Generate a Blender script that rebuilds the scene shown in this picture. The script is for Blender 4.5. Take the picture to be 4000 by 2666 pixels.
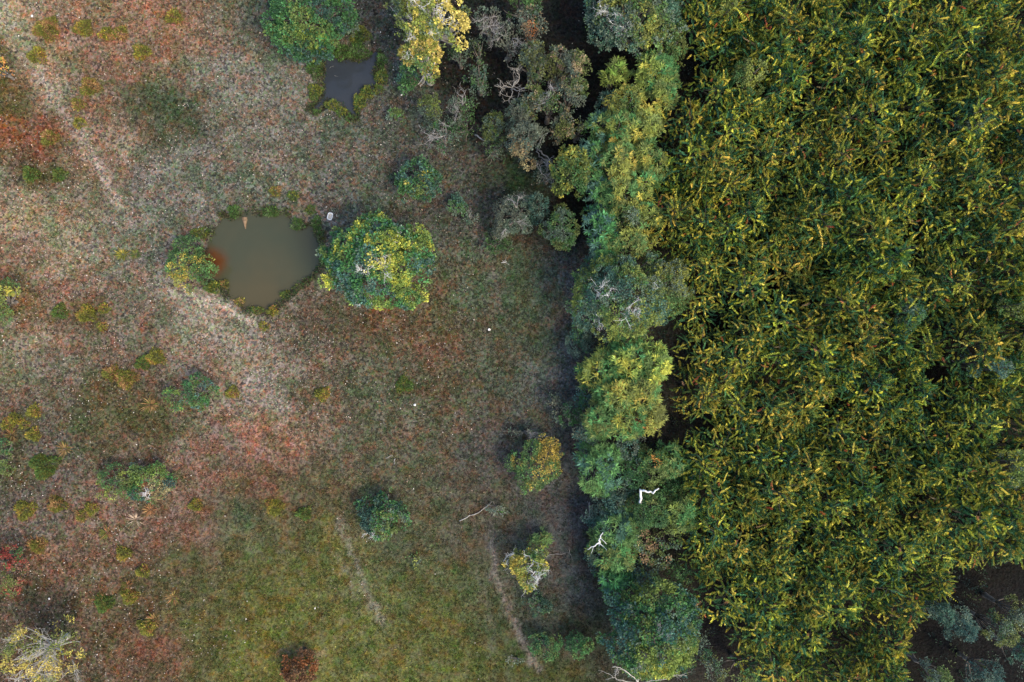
import bpy, math
import numpy as np
from mathutils import Vector, noise as mnoise

for o in list(bpy.data.objects):
    bpy.data.objects.remove(o, do_unlink=True)
scn = bpy.context.scene
COL = scn.collection

# ------------------------------------------------------------------ camera
H = 66.0                      # drone height in metres, looking straight down
cam_d = bpy.data.cameras.new('drone_camera')
cam = bpy.data.objects.new('drone_camera', cam_d)
COL.objects.link(cam)
cam.location = (0, 0, H)
cam.rotation_euler = (0, 0, 0)
cam_d.lens = 24.0
cam_d.sensor_width = 36.0
cam_d.clip_end = 3000
scn.camera = cam

# ------------------------------------------------------------------ sky and sun
SUN_DIR = Vector((0.80, -0.60, 0.0)).normalized()    # towards the sun, on the map
SUN_EL = math.radians(52)
world = bpy.data.worlds.new('World')
scn.world = world
world.use_nodes = True
wn = world.node_tree.nodes
wl = world.node_tree.links
wn.clear()
wo = wn.new('ShaderNodeOutputWorld')
wb = wn.new('ShaderNodeBackground')
ws = wn.new('ShaderNodeTexSky')
ws.sky_type = 'NISHITA'
ws.sun_disc = False
ws.sun_elevation = SUN_EL
ws.sun_rotation = math.atan2(SUN_DIR.x, SUN_DIR.y)
ws.dust_density = 2.0
wb.inputs['Strength'].default_value = 0.15
wl.new(ws.outputs[0], wb.inputs[0])
wl.new(wb.outputs[0], wo.inputs[0])

sun_d = bpy.data.lights.new('sun', 'SUN')
sun_d.energy = 1.5
sun_d.angle = math.radians(24)
sun_d.color = (1.0, 0.82, 0.52)
sun = bpy.data.objects.new('sun', sun_d)
COL.objects.link(sun)
sv = Vector((SUN_DIR.x * math.cos(SUN_EL), SUN_DIR.y * math.cos(SUN_EL), math.sin(SUN_EL)))
sun.rotation_euler = sv.to_track_quat('Z', 'Y').to_euler()
sun.location = sv * 150

scn.view_settings.view_transform = 'Standard'
scn.view_settings.look = 'None'
scn.view_settings.exposure = 1.25
scn.view_settings.gamma = 1.0
scn.view_settings.use_curve_mapping = False

# ------------------------------------------------------------------ helpers
def gp(px, py, z=0.0):
    """point at height z that stands under map position px,py (4000 x 2666 survey sheet)"""
    k = 1.5 * (H - z) / 4000.0
    return (np.asarray(px, float) - 2000.0) * k, (1333.0 - np.asarray(py, float)) * k

def nrm(a):
    return a / np.maximum(np.linalg.norm(a, axis=-1, keepdims=True), 1e-9)

_rt = np.random.RandomState(7).rand(256, 256)
def vnoise(x, y, s=1.0, seed=0):
    """tileable 2-D value noise, 0..1"""
    x = np.asarray(x) * s + 37.3 * seed + 1000.0
    y = np.asarray(y) * s + 91.7 * seed + 1000.0
    xi = np.floor(x).astype(int); yi = np.floor(y).astype(int)
    fx = x - xi; fy = y - yi
    fx = fx * fx * (3 - 2 * fx); fy = fy * fy * (3 - 2 * fy)
    a = _rt[xi % 256, yi % 256]; b = _rt[(xi + 1) % 256, yi % 256]
    c = _rt[xi % 256, (yi + 1) % 256]; d = _rt[(xi + 1) % 256, (yi + 1) % 256]
    return (a * (1 - fx) + b * fx) * (1 - fy) + (c * (1 - fx) + d * fx) * fy

def fbm(x, y, s=1.0, seed=0, o=3):
    t = 0; w = 0; a = 1.0
    for i in range(o):
        t = t + a * vnoise(x, y, s * 2 ** i, seed + i * 5); w += a; a *= 0.5
    return t / w

def lin(c):
    c = np.asarray(c, float) / 255.0
    return np.where(c <= 0.04045, c / 12.92, ((c + 0.055) / 1.055) ** 2.4)

def mesh_obj(name, V, F, mat, parent=None, col=None, smooth=False):
    V = np.ascontiguousarray(V, dtype=np.float32)
    me = bpy.data.meshes.new(name)
    if isinstance(F, (list, tuple)) and not isinstance(F, np.ndarray):
        me.from_pydata(V.tolist(), [], F)
    else:
        F = np.ascontiguousarray(F, dtype=np.int32)
        n, k = F.shape
        me.vertices.add(len(V)); me.vertices.foreach_set('co', V.ravel())
        me.loops.add(n * k); me.loops.foreach_set('vertex_index', F.ravel())
        me.polygons.add(n)
        me.polygons.foreach_set('loop_start', np.arange(0, n * k, k, dtype=np.int32))
        me.update(calc_edges=True)
    if col is not None:
        ca = me.color_attributes.new('Col', 'FLOAT_COLOR', 'POINT')
        c4 = np.ones((len(V), 4), np.float32); c4[:, :np.shape(col)[1]] = col
        ca.data.foreach_set('color', c4.ravel())
    if smooth:
        me.polygons.foreach_set('use_smooth', np.ones(len(me.polygons), dtype=bool))
    me.materials.append(mat)
    o = bpy.data.objects.new(name, me)
    COL.objects.link(o)
    if parent is not None:
        o.parent = parent
    return o

def tag(o, label, cat, group=None):
    o['label'] = label; o['category'] = cat
    if group: o['group'] = group
    return o

def empty(name, loc, rz=0.0):
    e = bpy.data.objects.new(name, None)
    e.empty_display_size = 0.3
    COL.objects.link(e)
    e.location = loc; e.rotation_euler = (0, 0, rz)
    return e

# ------------------------------------------------------------------ materials
def new_mat(name):
    m = bpy.data.materials.new(name); m.use_nodes = True
    nt = m.node_tree; nt.nodes.clear()
    return m, nt.nodes, nt.links

def leaf_material(name, transl=0.3, rough=0.55, spec=0.25, vary=0.25, hue=0.03, fine=9.0):
    """leaf colour from the per-leaf attribute, varied per plant and by fine mottling"""
    m, N, L = new_mat(name)
    out = N.new('ShaderNodeOutputMaterial')
    at = N.new('ShaderNodeAttribute'); at.attribute_name = 'Col'
    oi = N.new('ShaderNodeObjectInfo')
    hsv = N.new('ShaderNodeHueSaturation')
    mh = N.new('ShaderNodeMapRange'); mh.inputs[3].default_value = 0.5 - hue; mh.inputs[4].default_value = 0.5 + hue
    L.new(oi.outputs['Random'], mh.inputs[0]); L.new(mh.outputs[0], hsv.inputs['Hue'])
    tc = N.new('ShaderNodeTexCoord')
    nz = N.new('ShaderNodeTexNoise'); nz.inputs['Scale'].default_value = fine; nz.inputs['Detail'].default_value = 2
    L.new(tc.outputs['Object'], nz.inputs['Vector'])
    mv = N.new('ShaderNodeMapRange'); mv.inputs[1].default_value = 0.3; mv.inputs[2].default_value = 0.7
    mv.inputs[3].default_value = 1 - vary; mv.inputs[4].default_value = 1 + vary
    L.new(nz.outputs[0], mv.inputs[0]); L.new(mv.outputs[0], hsv.inputs['Value'])
    L.new(at.outputs['Color'], hsv.inputs['Color'])
    p = N.new('ShaderNodeBsdfPrincipled')
    p.inputs['Roughness'].default_value = rough
    p.inputs['Specular IOR Level'].default_value = spec
    L.new(hsv.outputs[0], p.inputs['Base Color'])
    tr = N.new('ShaderNodeBsdfTranslucent'); L.new(hsv.outputs[0], tr.inputs['Color'])
    mx = N.new('ShaderNodeMixShader'); mx.inputs[0].default_value = transl
    L.new(p.outputs[0], mx.inputs[1]); L.new(tr.outputs[0], mx.inputs[2])
    L.new(mx.outputs[0], out.inputs['Surface'])
    return m

def noise_material(name, c1, c2, scale=4.0, rough=0.85, bump=0.3, detail=6, spec=0.2):
    m, N, L = new_mat(name)
    out = N.new('ShaderNodeOutputMaterial')
    tc = N.new('ShaderNodeTexCoord')
    nz = N.new('ShaderNodeTexNoise'); nz.inputs['Scale'].default_value = scale; nz.inputs['Detail'].default_value = detail
    L.new(tc.outputs['Object'], nz.inputs['Vector'])
    cr = N.new('ShaderNodeValToRGB')
    cr.color_ramp.elements[0].position = 0.3; cr.color_ramp.elements[0].color = (*c1, 1)
    cr.color_ramp.elements[1].position = 0.7; cr.color_ramp.elements[1].color = (*c2, 1)
    L.new(nz.outputs[0], cr.inputs[0])
    p = N.new('ShaderNodeBsdfPrincipled'); p.inputs['Roughness'].default_value = rough
    p.inputs['Specular IOR Level'].default_value = spec
    L.new(cr.outputs[0], p.inputs['Base Color'])
    b = N.new('ShaderNodeBump'); b.inputs['Strength'].default_value = bump; b.inputs['Distance'].default_value = 0.03
    L.new(nz.outputs[0], b.inputs['Height']); L.new(b.outputs[0], p.inputs['Normal'])
    L.new(p.outputs[0], out.inputs['Surface'])
    return m

M_LEAF = leaf_material('broad_leaf', 0.28, 0.5, 0.3)
M_FEATHER = leaf_material('feathery_leaf', 0.24, 0.55, 0.2)
M_SHOOT = leaf_material('plantation_shoot_leaf', 0.14, 0.55, 0.22, vary=0.3, hue=0.025)
M_GRASS = leaf_material('grass_blade', 0.25, 0.7, 0.15, vary=0.2, hue=0.0, fine=3.0)
M_LITTER = leaf_material('bleached_leaf_litter', 0.1, 0.8, 0.1, vary=0.2, hue=0.0)
M_BARK = noise_material('grey_bark', (0.09, 0.075, 0.06), (0.24, 0.21, 0.18), 3.0, 0.9, 0.5)
M_DARKBARK = noise_material('mossy_dark_bark', (0.03, 0.032, 0.022), (0.075, 0.07, 0.05), 3.0, 0.95, 0.4)
M_PALEBARK = noise_material('pale_bark', (0.26, 0.24, 0.21), (0.50, 0.47, 0.42), 2.5, 0.85, 0.4)
M_DEAD = noise_material('bleached_deadwood', (0.50, 0.49, 0.47), (0.82, 0.81, 0.79), 3.0, 0.8, 0.35)
M_GREYWOOD = noise_material('weathered_grey_wood', (0.20, 0.19, 0.18), (0.42, 0.40, 0.38), 3.0, 0.9, 0.4)

# ------------------------------------------------------------------ ponds (map outlines)
pondB = np.array([(519,497),(530,505),(545,494),(565,487),(585,499),(600,500),(622,497),(645,490),(662,500),(672,516),
    (690,527),(704,519),(718,522),(719,538),(733,565),(733,590),(736,605),(726,618),(712,633),(692,649),(676,655),(665,672),
    (640,688),(628,704),(600,713),(575,706),(558,703),(545,690),(528,676),(520,663),(527,652),(522,645),(506,654),(492,650),
    (480,643),(478,632),(470,600),(476,572),(480,555),(492,545),(498,530),(512,517)], float) * 1.7
pondA = np.array([(455,395),(490,402),(530,405),(560,418),(600,420),(640,432),(690,430),(730,415),(760,400),(800,365),(825,365),
    (812,400),(818,440),(815,470),(790,500),(792,530),(805,550),(815,580),(790,592),(765,585),(735,588),(715,610),(700,625),
    (670,660),(660,690),(680,740),(688,790),(665,802),(640,770),(612,765),(606,735),(595,712),(570,690),(530,670),(495,680),
    (480,705),(470,728),(420,752),(388,740),(383,712),(415,700),(440,690),(462,640),(470,590),(476,540),(480,500),(465,450)], float) / 1.742 + np.array([1000, 0])
PONDS = []
for P in (pondA, pondB):
    x, y = gp(P[:, 0], P[:, 1], -0.2)
    pts = np.stack([x, y], 1)
    # resample with a crinkled edge
    out = []
    for i in range(len(pts)):
        a = pts[i]; b = pts[(i + 1) % len(pts)]
        n = max(1, int(np.linalg.norm(b - a) / 0.18))
        for k in range(n):
            q = a + (b - a) * k / n
            out.append(q)
    out = np.array(out)
    for _ in range(2):
        out = 0.5 * out + 0.25 * (np.roll(out, 1, 0) + np.roll(out, -1, 0))
    c = out.mean(0); d = nrm(out - c)
    w = (fbm(out[:, 0], out[:, 1], 1.6, 11) - 0.5) * .75
    PONDS.append(out + d * w[:, None])

def poly_sd(x, y, P):
    """signed distance to polygon P, negative inside"""
    x = np.asarray(x); y = np.asarray(y)
    d2 = np.full(x.shape, 1e9); ins = np.zeros(x.shape, bool)
    n = len(P)
    for i in range(n):
        ax, ay = P[i]; bx, by = P[(i + 1) % n]
        ex, ey = bx - ax, by - ay
        t = np.clip(((x - ax) * ex + (y - ay) * ey) / (ex * ex + ey * ey + 1e-12), 0, 1)
        d2 = np.minimum(d2, (x - ax - t * ex) ** 2 + (y - ay - t * ey) ** 2)
        cnd = ((ay > y) != (by > y))
        with np.errstate(divide='ignore', invalid='ignore'):
            xi = (bx - ax) * (y - ay) / (by - ay + 1e-12) + ax
        ins ^= cnd & (x < xi)
    d = np.sqrt(d2)
    return np.where(ins, -d, d)

def pond_dist(x, y):
    x = np.asarray(x, float); y = np.asarray(y, float)
    out = np.full(x.shape, 60.0)
    for P in PONDS:
        mn = P.min(0) - 4; mx = P.max(0) + 4
        m = (x > mn[0]) & (x < mx[0]) & (y > mn[1]) & (y < mx[1])
        if m.any():
            out[m] = np.minimum(out[m], poly_sd(x[m], y[m], P))
    return out

WATER_Z = -0.22
def ground_z(x, y, pd=None):
    x = np.asarray(x, float); y = np.asarray(y, float)
    if pd is None: pd = pond_dist(x, y)
    z = (fbm(x, y, 0.12, 3) - 0.5) * 0.5 + (fbm(x, y, 0.9, 9) - 0.5) * 0.12
    near = np.clip(pd / 3.5, 0, 1)
    z = z * near
    bank = np.clip((0.45 - pd) / 0.75, 0, 1); bank = bank * bank * (3 - 2 * bank)
    return z - bank * 0.75

def gz(x, y):
    return float(ground_z(np.array([x]), np.array([y]))[0])

# ------------------------------------------------------------------ ground colour (soil and turf tones, with shade and shade lift painted in)
CP = [(40,40,160,145,122),(200,60,138,108,86),(400,40,140,104,80),(300,20,140,112,90),(520,40,118,106,90),(590,30,92,98,86),
(20,200,112,92,60),(100,180,148,132,114),(250,150,138,104,86),(360,160,136,108,88),(380,230,84,90,72),(410,270,80,88,72),(500,170,132,124,114),(650,220,128,120,110),
(20,290,128,82,54),(100,300,122,84,62),(250,330,140,118,98),(450,350,120,114,108),(600,330,122,112,100),(750,330,108,102,94),(850,320,102,98,88),
(60,400,92,74,52),(130,390,80,80,54),(30,450,138,126,108),(200,430,126,114,94),(350,440,116,112,108),(560,430,112,110,100),(800,430,102,102,90),(1000,330,96,94,88),(1040,420,94,90,84),
(60,520,154,142,114),(150,560,148,136,110),(300,540,126,120,114),(350,600,112,110,108),(40,590,138,108,92),(900,200,94,92,84),(900,260,96,92,86),
(130,650,136,112,96),(280,660,126,114,104),(20,690,118,92,50),(200,720,114,92,70),(350,720,120,108,92),(450,740,158,146,134),(560,760,132,118,102),(700,760,110,92,75),
(850,760,100,82,58),(1000,730,104,88,58),(1100,760,98,90,66),(1200,680,88,92,72),(1280,680,104,102,98),(1100,640,92,98,74),  # greys along the belt strip raised, painting its shade lighter
(60,800,138,120,102),(170,860,122,110,98),(320,830,112,94,82),(430,800,126,110,98),(550,860,138,114,98),(620,890,148,130,118),
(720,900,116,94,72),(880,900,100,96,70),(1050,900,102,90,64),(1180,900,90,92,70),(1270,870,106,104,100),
(40,950,110,98,86),(200,950,96,90,66),(330,940,96,84,60),(600,1000,144,110,92),(500,1000,126,108,96),
(700,1010,134,104,82),(850,1030,106,94,72),(1000,1060,102,94,72),(1110,1020,96,88,80),(1200,950,96,96,88),
(100,1080,104,98,92),(450,1080,128,98,82),(600,1100,118,88,66),(720,1120,100,90,62),(950,1150,102,94,70),(1080,1150,98,88,68),(1140,1060,90,84,80),
(60,1180,110,98,92),(230,1190,128,102,88),(400,1190,128,98,82),(560,1220,90,92,64),(700,1230,98,96,58),(950,1250,92,92,66),(1080,1250,94,88,68),
(100,1300,122,94,76),(250,1280,118,92,74),(400,1330,96,90,58),(550,1330,98,98,52),(700,1330,106,103,52),(950,1330,94,96,50),(1080,1330,90,94,56),(1250,1280,92,92,86),(1300,1330,88,87,82),
(120,1400,92,80,64),(300,1400,98,86,60),(330,1500,110,86,64),(450,1450,94,92,52),(600,1450,110,107,50),(800,1450,110,107,52),(1000,1450,105,105,52),(1120,1420,88,92,58),(1290,1430,82,84,72),
(650,1530,110,107,50),(850,1540,112,109,54),(1050,1540,106,104,50),(1250,1550,84,86,46),
(1190,780,88,92,64),(1230,1100,96,94,92),(1320,1200,86,84,82),
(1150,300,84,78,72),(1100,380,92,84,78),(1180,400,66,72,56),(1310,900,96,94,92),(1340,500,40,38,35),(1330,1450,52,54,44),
(1200,100,36,34,32),(1120,180,40,38,35),(1290,150,36,35,33),(1300,250,36,34,32),(1450,400,44,42,38),(1420,900,34,33,29),(1400,1250,38,36,33),  # wood and glade floor near black: deep shade painted into the colour
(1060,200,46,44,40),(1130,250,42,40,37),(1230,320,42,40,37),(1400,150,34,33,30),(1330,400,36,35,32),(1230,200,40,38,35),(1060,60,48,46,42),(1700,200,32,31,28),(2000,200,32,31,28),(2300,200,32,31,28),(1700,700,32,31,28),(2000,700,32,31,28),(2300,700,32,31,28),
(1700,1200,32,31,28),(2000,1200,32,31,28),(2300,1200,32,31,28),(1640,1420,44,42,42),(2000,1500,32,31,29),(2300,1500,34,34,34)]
CPa = np.array(CP, float)
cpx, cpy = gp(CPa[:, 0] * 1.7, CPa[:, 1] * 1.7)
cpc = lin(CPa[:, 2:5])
# worn cattle tracks and bare earth: polylines on the survey sheet (display scale), width, colour, strength
TRACKS = [([(88,175),(130,235),(170,290),(215,365)], 16, (172,158,148), .6), ([(215,365),(235,400),(250,425),(275,470)], 7, (176,160,150), .8), ([(275,470),(300,520)], 8, (160,148,140), .35),
 ([(395,672),(450,690),(520,712),(560,733),(590,745)], 9, (182,166,154), .95),
 ([(590,750),(640,820),(690,860)], 22, (150,138,126), .4), ([(380,660),(440,720),(520,770),(580,800)], 30, (158,146,134), .55),
 ([(1085,490),(1110,560),(1135,640),(1150,720)], 9, (120,108,102), .6), ([(780,1190),(800,1250),(825,1310),(850,1370),(880,1430)], 10, (134,130,114), .75),
 ([(795,1300),(810,1350),(822,1385)], 6, (118,112,98), .5),
 ([(1128,1240),(1140,1330),(1165,1400),(1190,1455),(1210,1490),(1235,1530)], 9, (130,120,112), .85), ([(1085,1300),(1110,1360),(1125,1420),(1135,1520)], 7, (108,106,90), .5),
 ([(1130,1010),(1120,1080),(1128,1160),(1130,1240)], 14, (104,96,90), .55), ([(720,265),(705,300),(680,330)], 10, (140,130,122), .6),
 ([(715,460),(745,490),(770,510)], 12, (130,118,112), .6), ([(0,760),(45,735)], 9, (150,138,126), .6), ([(640,1500),(690,1492),(735,1510)], 9, (134,118,100), .6)]
PATCH = [(380,230,60,45,(66,84,56),.6),(395,290,55,45,(70,78,50),.5),(110,400,60,40,(62,70,36),.6),(20,230,40,70,(80,86,40),.6),(90,320,70,30,(150,84,52),.5),(20,310,40,40,(150,80,46),.6),
 (330,30,60,25,(160,96,68),.5),(440,110,60,40,(150,104,76),.45),(330,1500,45,40,(138,80,58),.4),(590,1020,70,60,(160,104,82),.5),(1000,790,60,45,(150,84,60),.4),(870,710,25,18,(160,76,46),.5),
 (900,740,40,20,(140,80,56),.4),(240,880,60,40,(96,84,40),.5),(340,950,70,40,(84,84,50),.6),(240,960,60,40,(90,88,46),.4),(1190,640,40,60,(76,100,56),.5),(1180,410,50,30,(52,74,40),.6),(1240,690,30,50,(70,92,56),.4),(770,1230,50,25,(120,112,42),.6),
 (520,1190,40,30,(70,94,66),.5),(620,1170,30,40,(110,102,52),.5),(40,1060,40,70,(74,74,36),.6),(1180,1520,60,40,(84,90,40),.5)]
def ground_colour(x, y):
    x = np.asarray(x, float); y = np.asarray(y, float)
    wx = x + (fbm(x, y, 0.35, 21) - 0.5) * 5.0; wy = y + (fbm(x, y, 0.35, 31) - 0.5) * 5.0
    C = np.zeros(x.shape + (3,)); W = np.zeros(x.shape)
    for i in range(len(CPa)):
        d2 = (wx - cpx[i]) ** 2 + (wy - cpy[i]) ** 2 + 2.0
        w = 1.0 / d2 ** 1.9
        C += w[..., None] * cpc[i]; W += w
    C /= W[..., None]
    lum = C @ np.array([.3, .6, .1])
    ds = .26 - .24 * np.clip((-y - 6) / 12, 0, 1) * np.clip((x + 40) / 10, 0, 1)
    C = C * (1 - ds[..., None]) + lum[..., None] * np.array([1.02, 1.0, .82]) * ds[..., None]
    k = 1.5 * H / 4000 * 1.7
    for (px, py, rx, ry, c, s) in PATCH:
        qx, qy = gp(px * 1.7, py * 1.7)
        if c[0] > 1.4 * c[1]: s = s * .8
        a = s * np.exp(-(((wx - qx) / (rx * k)) ** 2 + ((wy - qy) / (ry * k)) ** 2))
        C = C * (1 - a[..., None]) + lin(c) * a[..., None]
    # metre-sized tussock mottling: rusty grass, green herbs, pale straw
    f = np.clip((x + 62) / 30, 0, 1) * np.clip((28 - x) / 20, 0, 1)
    field = np.clip((14 - x) / 8, 0, 1)
    cool = np.clip((x + 38) / 22, 0, 1)[..., None] * field[..., None]
    C = C * (1 + cool * np.array([-.08, .03, .12]))
    n1 = fbm(x, y, 1.15, 41, 4); a = field * np.clip((n1 - 0.52) * 6, 0, .95)
    C = C * (1 - a[..., None]) + (C * np.array([1.16, .86, .76])) * a[..., None]
    n2 = fbm(x, y, 0.95, 57, 4); a = field * np.clip((n2 - 0.53) * 6, 0, .95)
    C = C * (1 - a[..., None]) + (C * np.array([.74, .94, .76])) * a[..., None]
    n3 = fbm(x, y, 0.6, 77, 4); a = np.clip((-x + 2) / 20, 0, 1) * np.clip((n3 - 0.56) * 6, 0, .9)
    C = C * (1 - a[..., None]) + (C * np.array([1.3, 1.28, 1.25])) * a[..., None]
    for (pl, wd, c, s) in TRACKS:
        P = np.array(pl, float) * 1.7
        qx, qy = gp(P[:, 0], P[:, 1])
        d2 = np.full(x.shape, 1e9)
        ux = x + (fbm(x, y, 1.2, 5) - .5) * 1.6; uy = y + (fbm(x, y, 1.2, 6) - .5) * 1.6
        for i in range(len(P) - 1):
            ex, ey = qx[i + 1] - qx[i], qy[i + 1] - qy[i]
            t = np.clip(((ux - qx[i]) * ex + (uy - qy[i]) * ey) / (ex * ex + ey * ey), 0, 1)
            d2 = np.minimum(d2, (ux - qx[i] - t * ex) ** 2 + (uy - qy[i] - t * ey) ** 2)
        a = s * np.exp(-d2 / (wd * k) ** 2) * (0.6 + 0.6 * fbm(x, y, 1.5, 8))
        a = np.clip(a, 0, 1)
        C = C * (1 - a[..., None]) + lin(c) * a[..., None]
    return C

def track_amount(x, y):
    k = 1.5 * H / 4000 * 1.7
    A = np.zeros(x.shape)
    for (pl, wd, c, s) in TRACKS:
        P = np.array(pl, float) * 1.7
        qx, qy = gp(P[:, 0], P[:, 1]); d2 = np.full(x.shape, 1e9)
        for i in range(len(P) - 1):
            ex, ey = qx[i + 1] - qx[i], qy[i + 1] - qy[i]
            t = np.clip(((x - qx[i]) * ex + (y - qy[i]) * ey) / (ex * ex + ey * ey), 0, 1)
            d2 = np.minimum(d2, (x - qx[i] - t * ex) ** 2 + (y - qy[i] - t * ey) ** 2)
        A = np.maximum(A, s * np.exp(-d2 / (wd * k * .9) ** 2))
    return A

ALB = 0.64      # turf albedo for the sheet's tones

def ground_material():
    m, N, L = new_mat('pasture_ground')
    out = N.new('ShaderNodeOutputMaterial')
    at = N.new('ShaderNodeAttribute'); at.attribute_name = 'Col'
    tc = N.new('ShaderNodeTexCoord')
    def nz(scale, detail=4, rough=0.6):
        n = N.new('ShaderNodeTexNoise'); n.inputs['Scale'].default_value = scale
        n.inputs['Detail'].default_value = detail; n.inputs['Roughness'].default_value = rough
        L.new(tc.outputs['Object'], n.inputs['Vector']); return n
    def rng(n, a, b, c, d, o=0):
        r = N.new('ShaderNodeMapRange'); r.inputs[1].default_value = a; r.inputs[2].default_value = b
        r.inputs[3].default_value = c; r.inputs[4].default_value = d; L.new(n.outputs[o], r.inputs[0]); return r
    n1 = nz(3.2, 6, 0.7); n2 = nz(9.0, 3); n3 = nz(1.1, 5); n4 = nz(1.5, 5)
    # fine tonal grain
    m1 = N.new('ShaderNodeMath'); m1.operation = 'MULTIPLY'
    L.new(rng(n1, .3, .7, .55, 1.45).outputs[0], m1.inputs[0]); L.new(rng(n2, .3, .7, .7, 1.3).outputs[0], m1.inputs[1])
    mul = N.new('ShaderNodeVectorMath'); mul.operation = 'SCALE'
    L.new(at.outputs['Color'], mul.inputs[0]); L.new(m1.outputs[0], mul.inputs['Scale'])
    # tuft-sized speckle: rusty, green, dark, straw and neutral spots
    dist = N.new('ShaderNodeVectorMath'); dist.operation = 'MULTIPLY_ADD'
    nd = nz(5.0, 2); L.new(nd.outputs['Color'], dist.inputs[0]); dist.inputs[1].default_value = (.25, .25, .25)
    L.new(tc.outputs['Object'], dist.inputs[2])
    vs = N.new('ShaderNodeTexVoronoi'); vs.inputs['Scale'].default_value = 5.0; L.new(dist.outputs[0], vs.inputs['Vector'])
    sx = N.new('ShaderNodeSeparateColor'); L.new(vs.outputs['Color'], sx.inputs[0])
    cr = N.new('ShaderNodeValToRGB'); cr.color_ramp.interpolation = 'CONSTANT'
    tints = [(0, (1, 1, 1)), (.22, (1.0, .68, .50)), (.40, (.62, .84, .55)), (.58, (.42, .44, .46)), (.72, (1.0, 1.0, .98)), (.80, (.80, .95, .70)), (.9, (.3, .31, .33))]
    e = cr.color_ramp.elements; e[0].position = 0; e[0].color = (1, 1, 1, 1); e[1].position = tints[1][0]; e[1].color = (*tints[1][1], 1)
    for t, c in tints[2:]:
        q = e.new(t); q.color = (*c, 1)
    L.new(sx.outputs[0], cr.inputs[0])
    gm = N.new('ShaderNodeMix'); gm.data_type = 'RGBA'; gm.inputs[6].default_value = (.77, .77, .77, 1)
    L.new(at.outputs['Alpha'], gm.inputs[0]); L.new(cr.outputs[0], gm.inputs[7])
    g2 = N.new('ShaderNodeVectorMath'); g2.operation = 'MULTIPLY'; g2.inputs[1].default_value = (1.32, 1.30, 1.32)
    L.new(gm.outputs[2], g2.inputs[0])
    g3 = N.new('ShaderNodeVectorMath'); g3.operation = 'MULTIPLY'
    L.new(g2.outputs[0], g3.inputs[0]); L.new(mul.outputs[0], g3.inputs[1]); mul = g3
    hs = N.new('ShaderNodeHueSaturation')
    L.new(rng(n3, .35, .65, .485, .515).outputs[0], hs.inputs['Hue'])
    L.new(rng(n4, .35, .65, .7, 1.05).outputs[0], hs.inputs['Saturation'])
    L.new(mul.outputs[0], hs.inputs['Color'])
    p = N.new('ShaderNodeBsdfPrincipled'); p.inputs['Roughness'].default_value = 0.95
    p.inputs['Specular IOR Level'].default_value = 0.03
    L.new(hs.outputs[0], p.inputs['Base Color'])
    vo = N.new('ShaderNodeTexVoronoi'); vo.inputs['Scale'].default_value = 3.0
    L.new(tc.outputs['Object'], vo.inputs['Vector'])
    ad = N.new('ShaderNodeMath'); ad.operation = 'ADD'
    L.new(n1.outputs[0], ad.inputs[0]); L.new(rng(vo, 0, .5, 0, .6).outputs[0], ad.inputs[1])
    b = N.new('ShaderNodeBump'); b.inputs['Strength'].default_value = 0.9; b.inputs['Distance'].default_value = 0.15
    L.new(ad.outputs[0], b.inputs['Height']); L.new(b.outputs[0], p.inputs['Normal'])
    L.new(p.outputs[0], out.inputs['Surface'])
    return m

xs = np.concatenate([[-900, -400, -200, -120, -85, -70], np.arange(-58, 58.01, 0.22), [70, 85, 120, 200, 400, 900]])
ys = np.concatenate([[-900, -400, -200, -120, -75, -55], np.arange(-40, 40.01, 0.22), [55, 75, 120, 200, 400, 900]])
GX, GY = np.meshgrid(xs, ys)
gx = GX.ravel(); gy = GY.ravel()
gpd = pond_dist(gx, gy)
gzv = ground_z(gx, gy, gpd)
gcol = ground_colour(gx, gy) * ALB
mud = np.clip((0.55 - gpd) / 0.5, 0, 1)[:, None]
gcol = gcol * (1 - mud) + np.array([0.030, 0.026, 0.022]) * mud
grain = np.clip(1.05 - .6 * np.clip((-gy - 6) / 14, 0, 1) * np.clip((gx + 42) / 12, 0, 1) - .35 * np.clip((gx + 6) / 10, 0, 1), .35, 1)
gcol = np.c_[gcol, grain]
nx = len(xs); ny = len(ys)
ii = (np.arange(ny - 1)[:, None] * nx + np.arange(nx - 1)[None, :]).ravel()
GF = np.stack([ii, ii + 1, ii + nx + 1, ii + nx], 1)
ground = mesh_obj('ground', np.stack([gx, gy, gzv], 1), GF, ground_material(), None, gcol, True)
ground['kind'] = 'structure'

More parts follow.
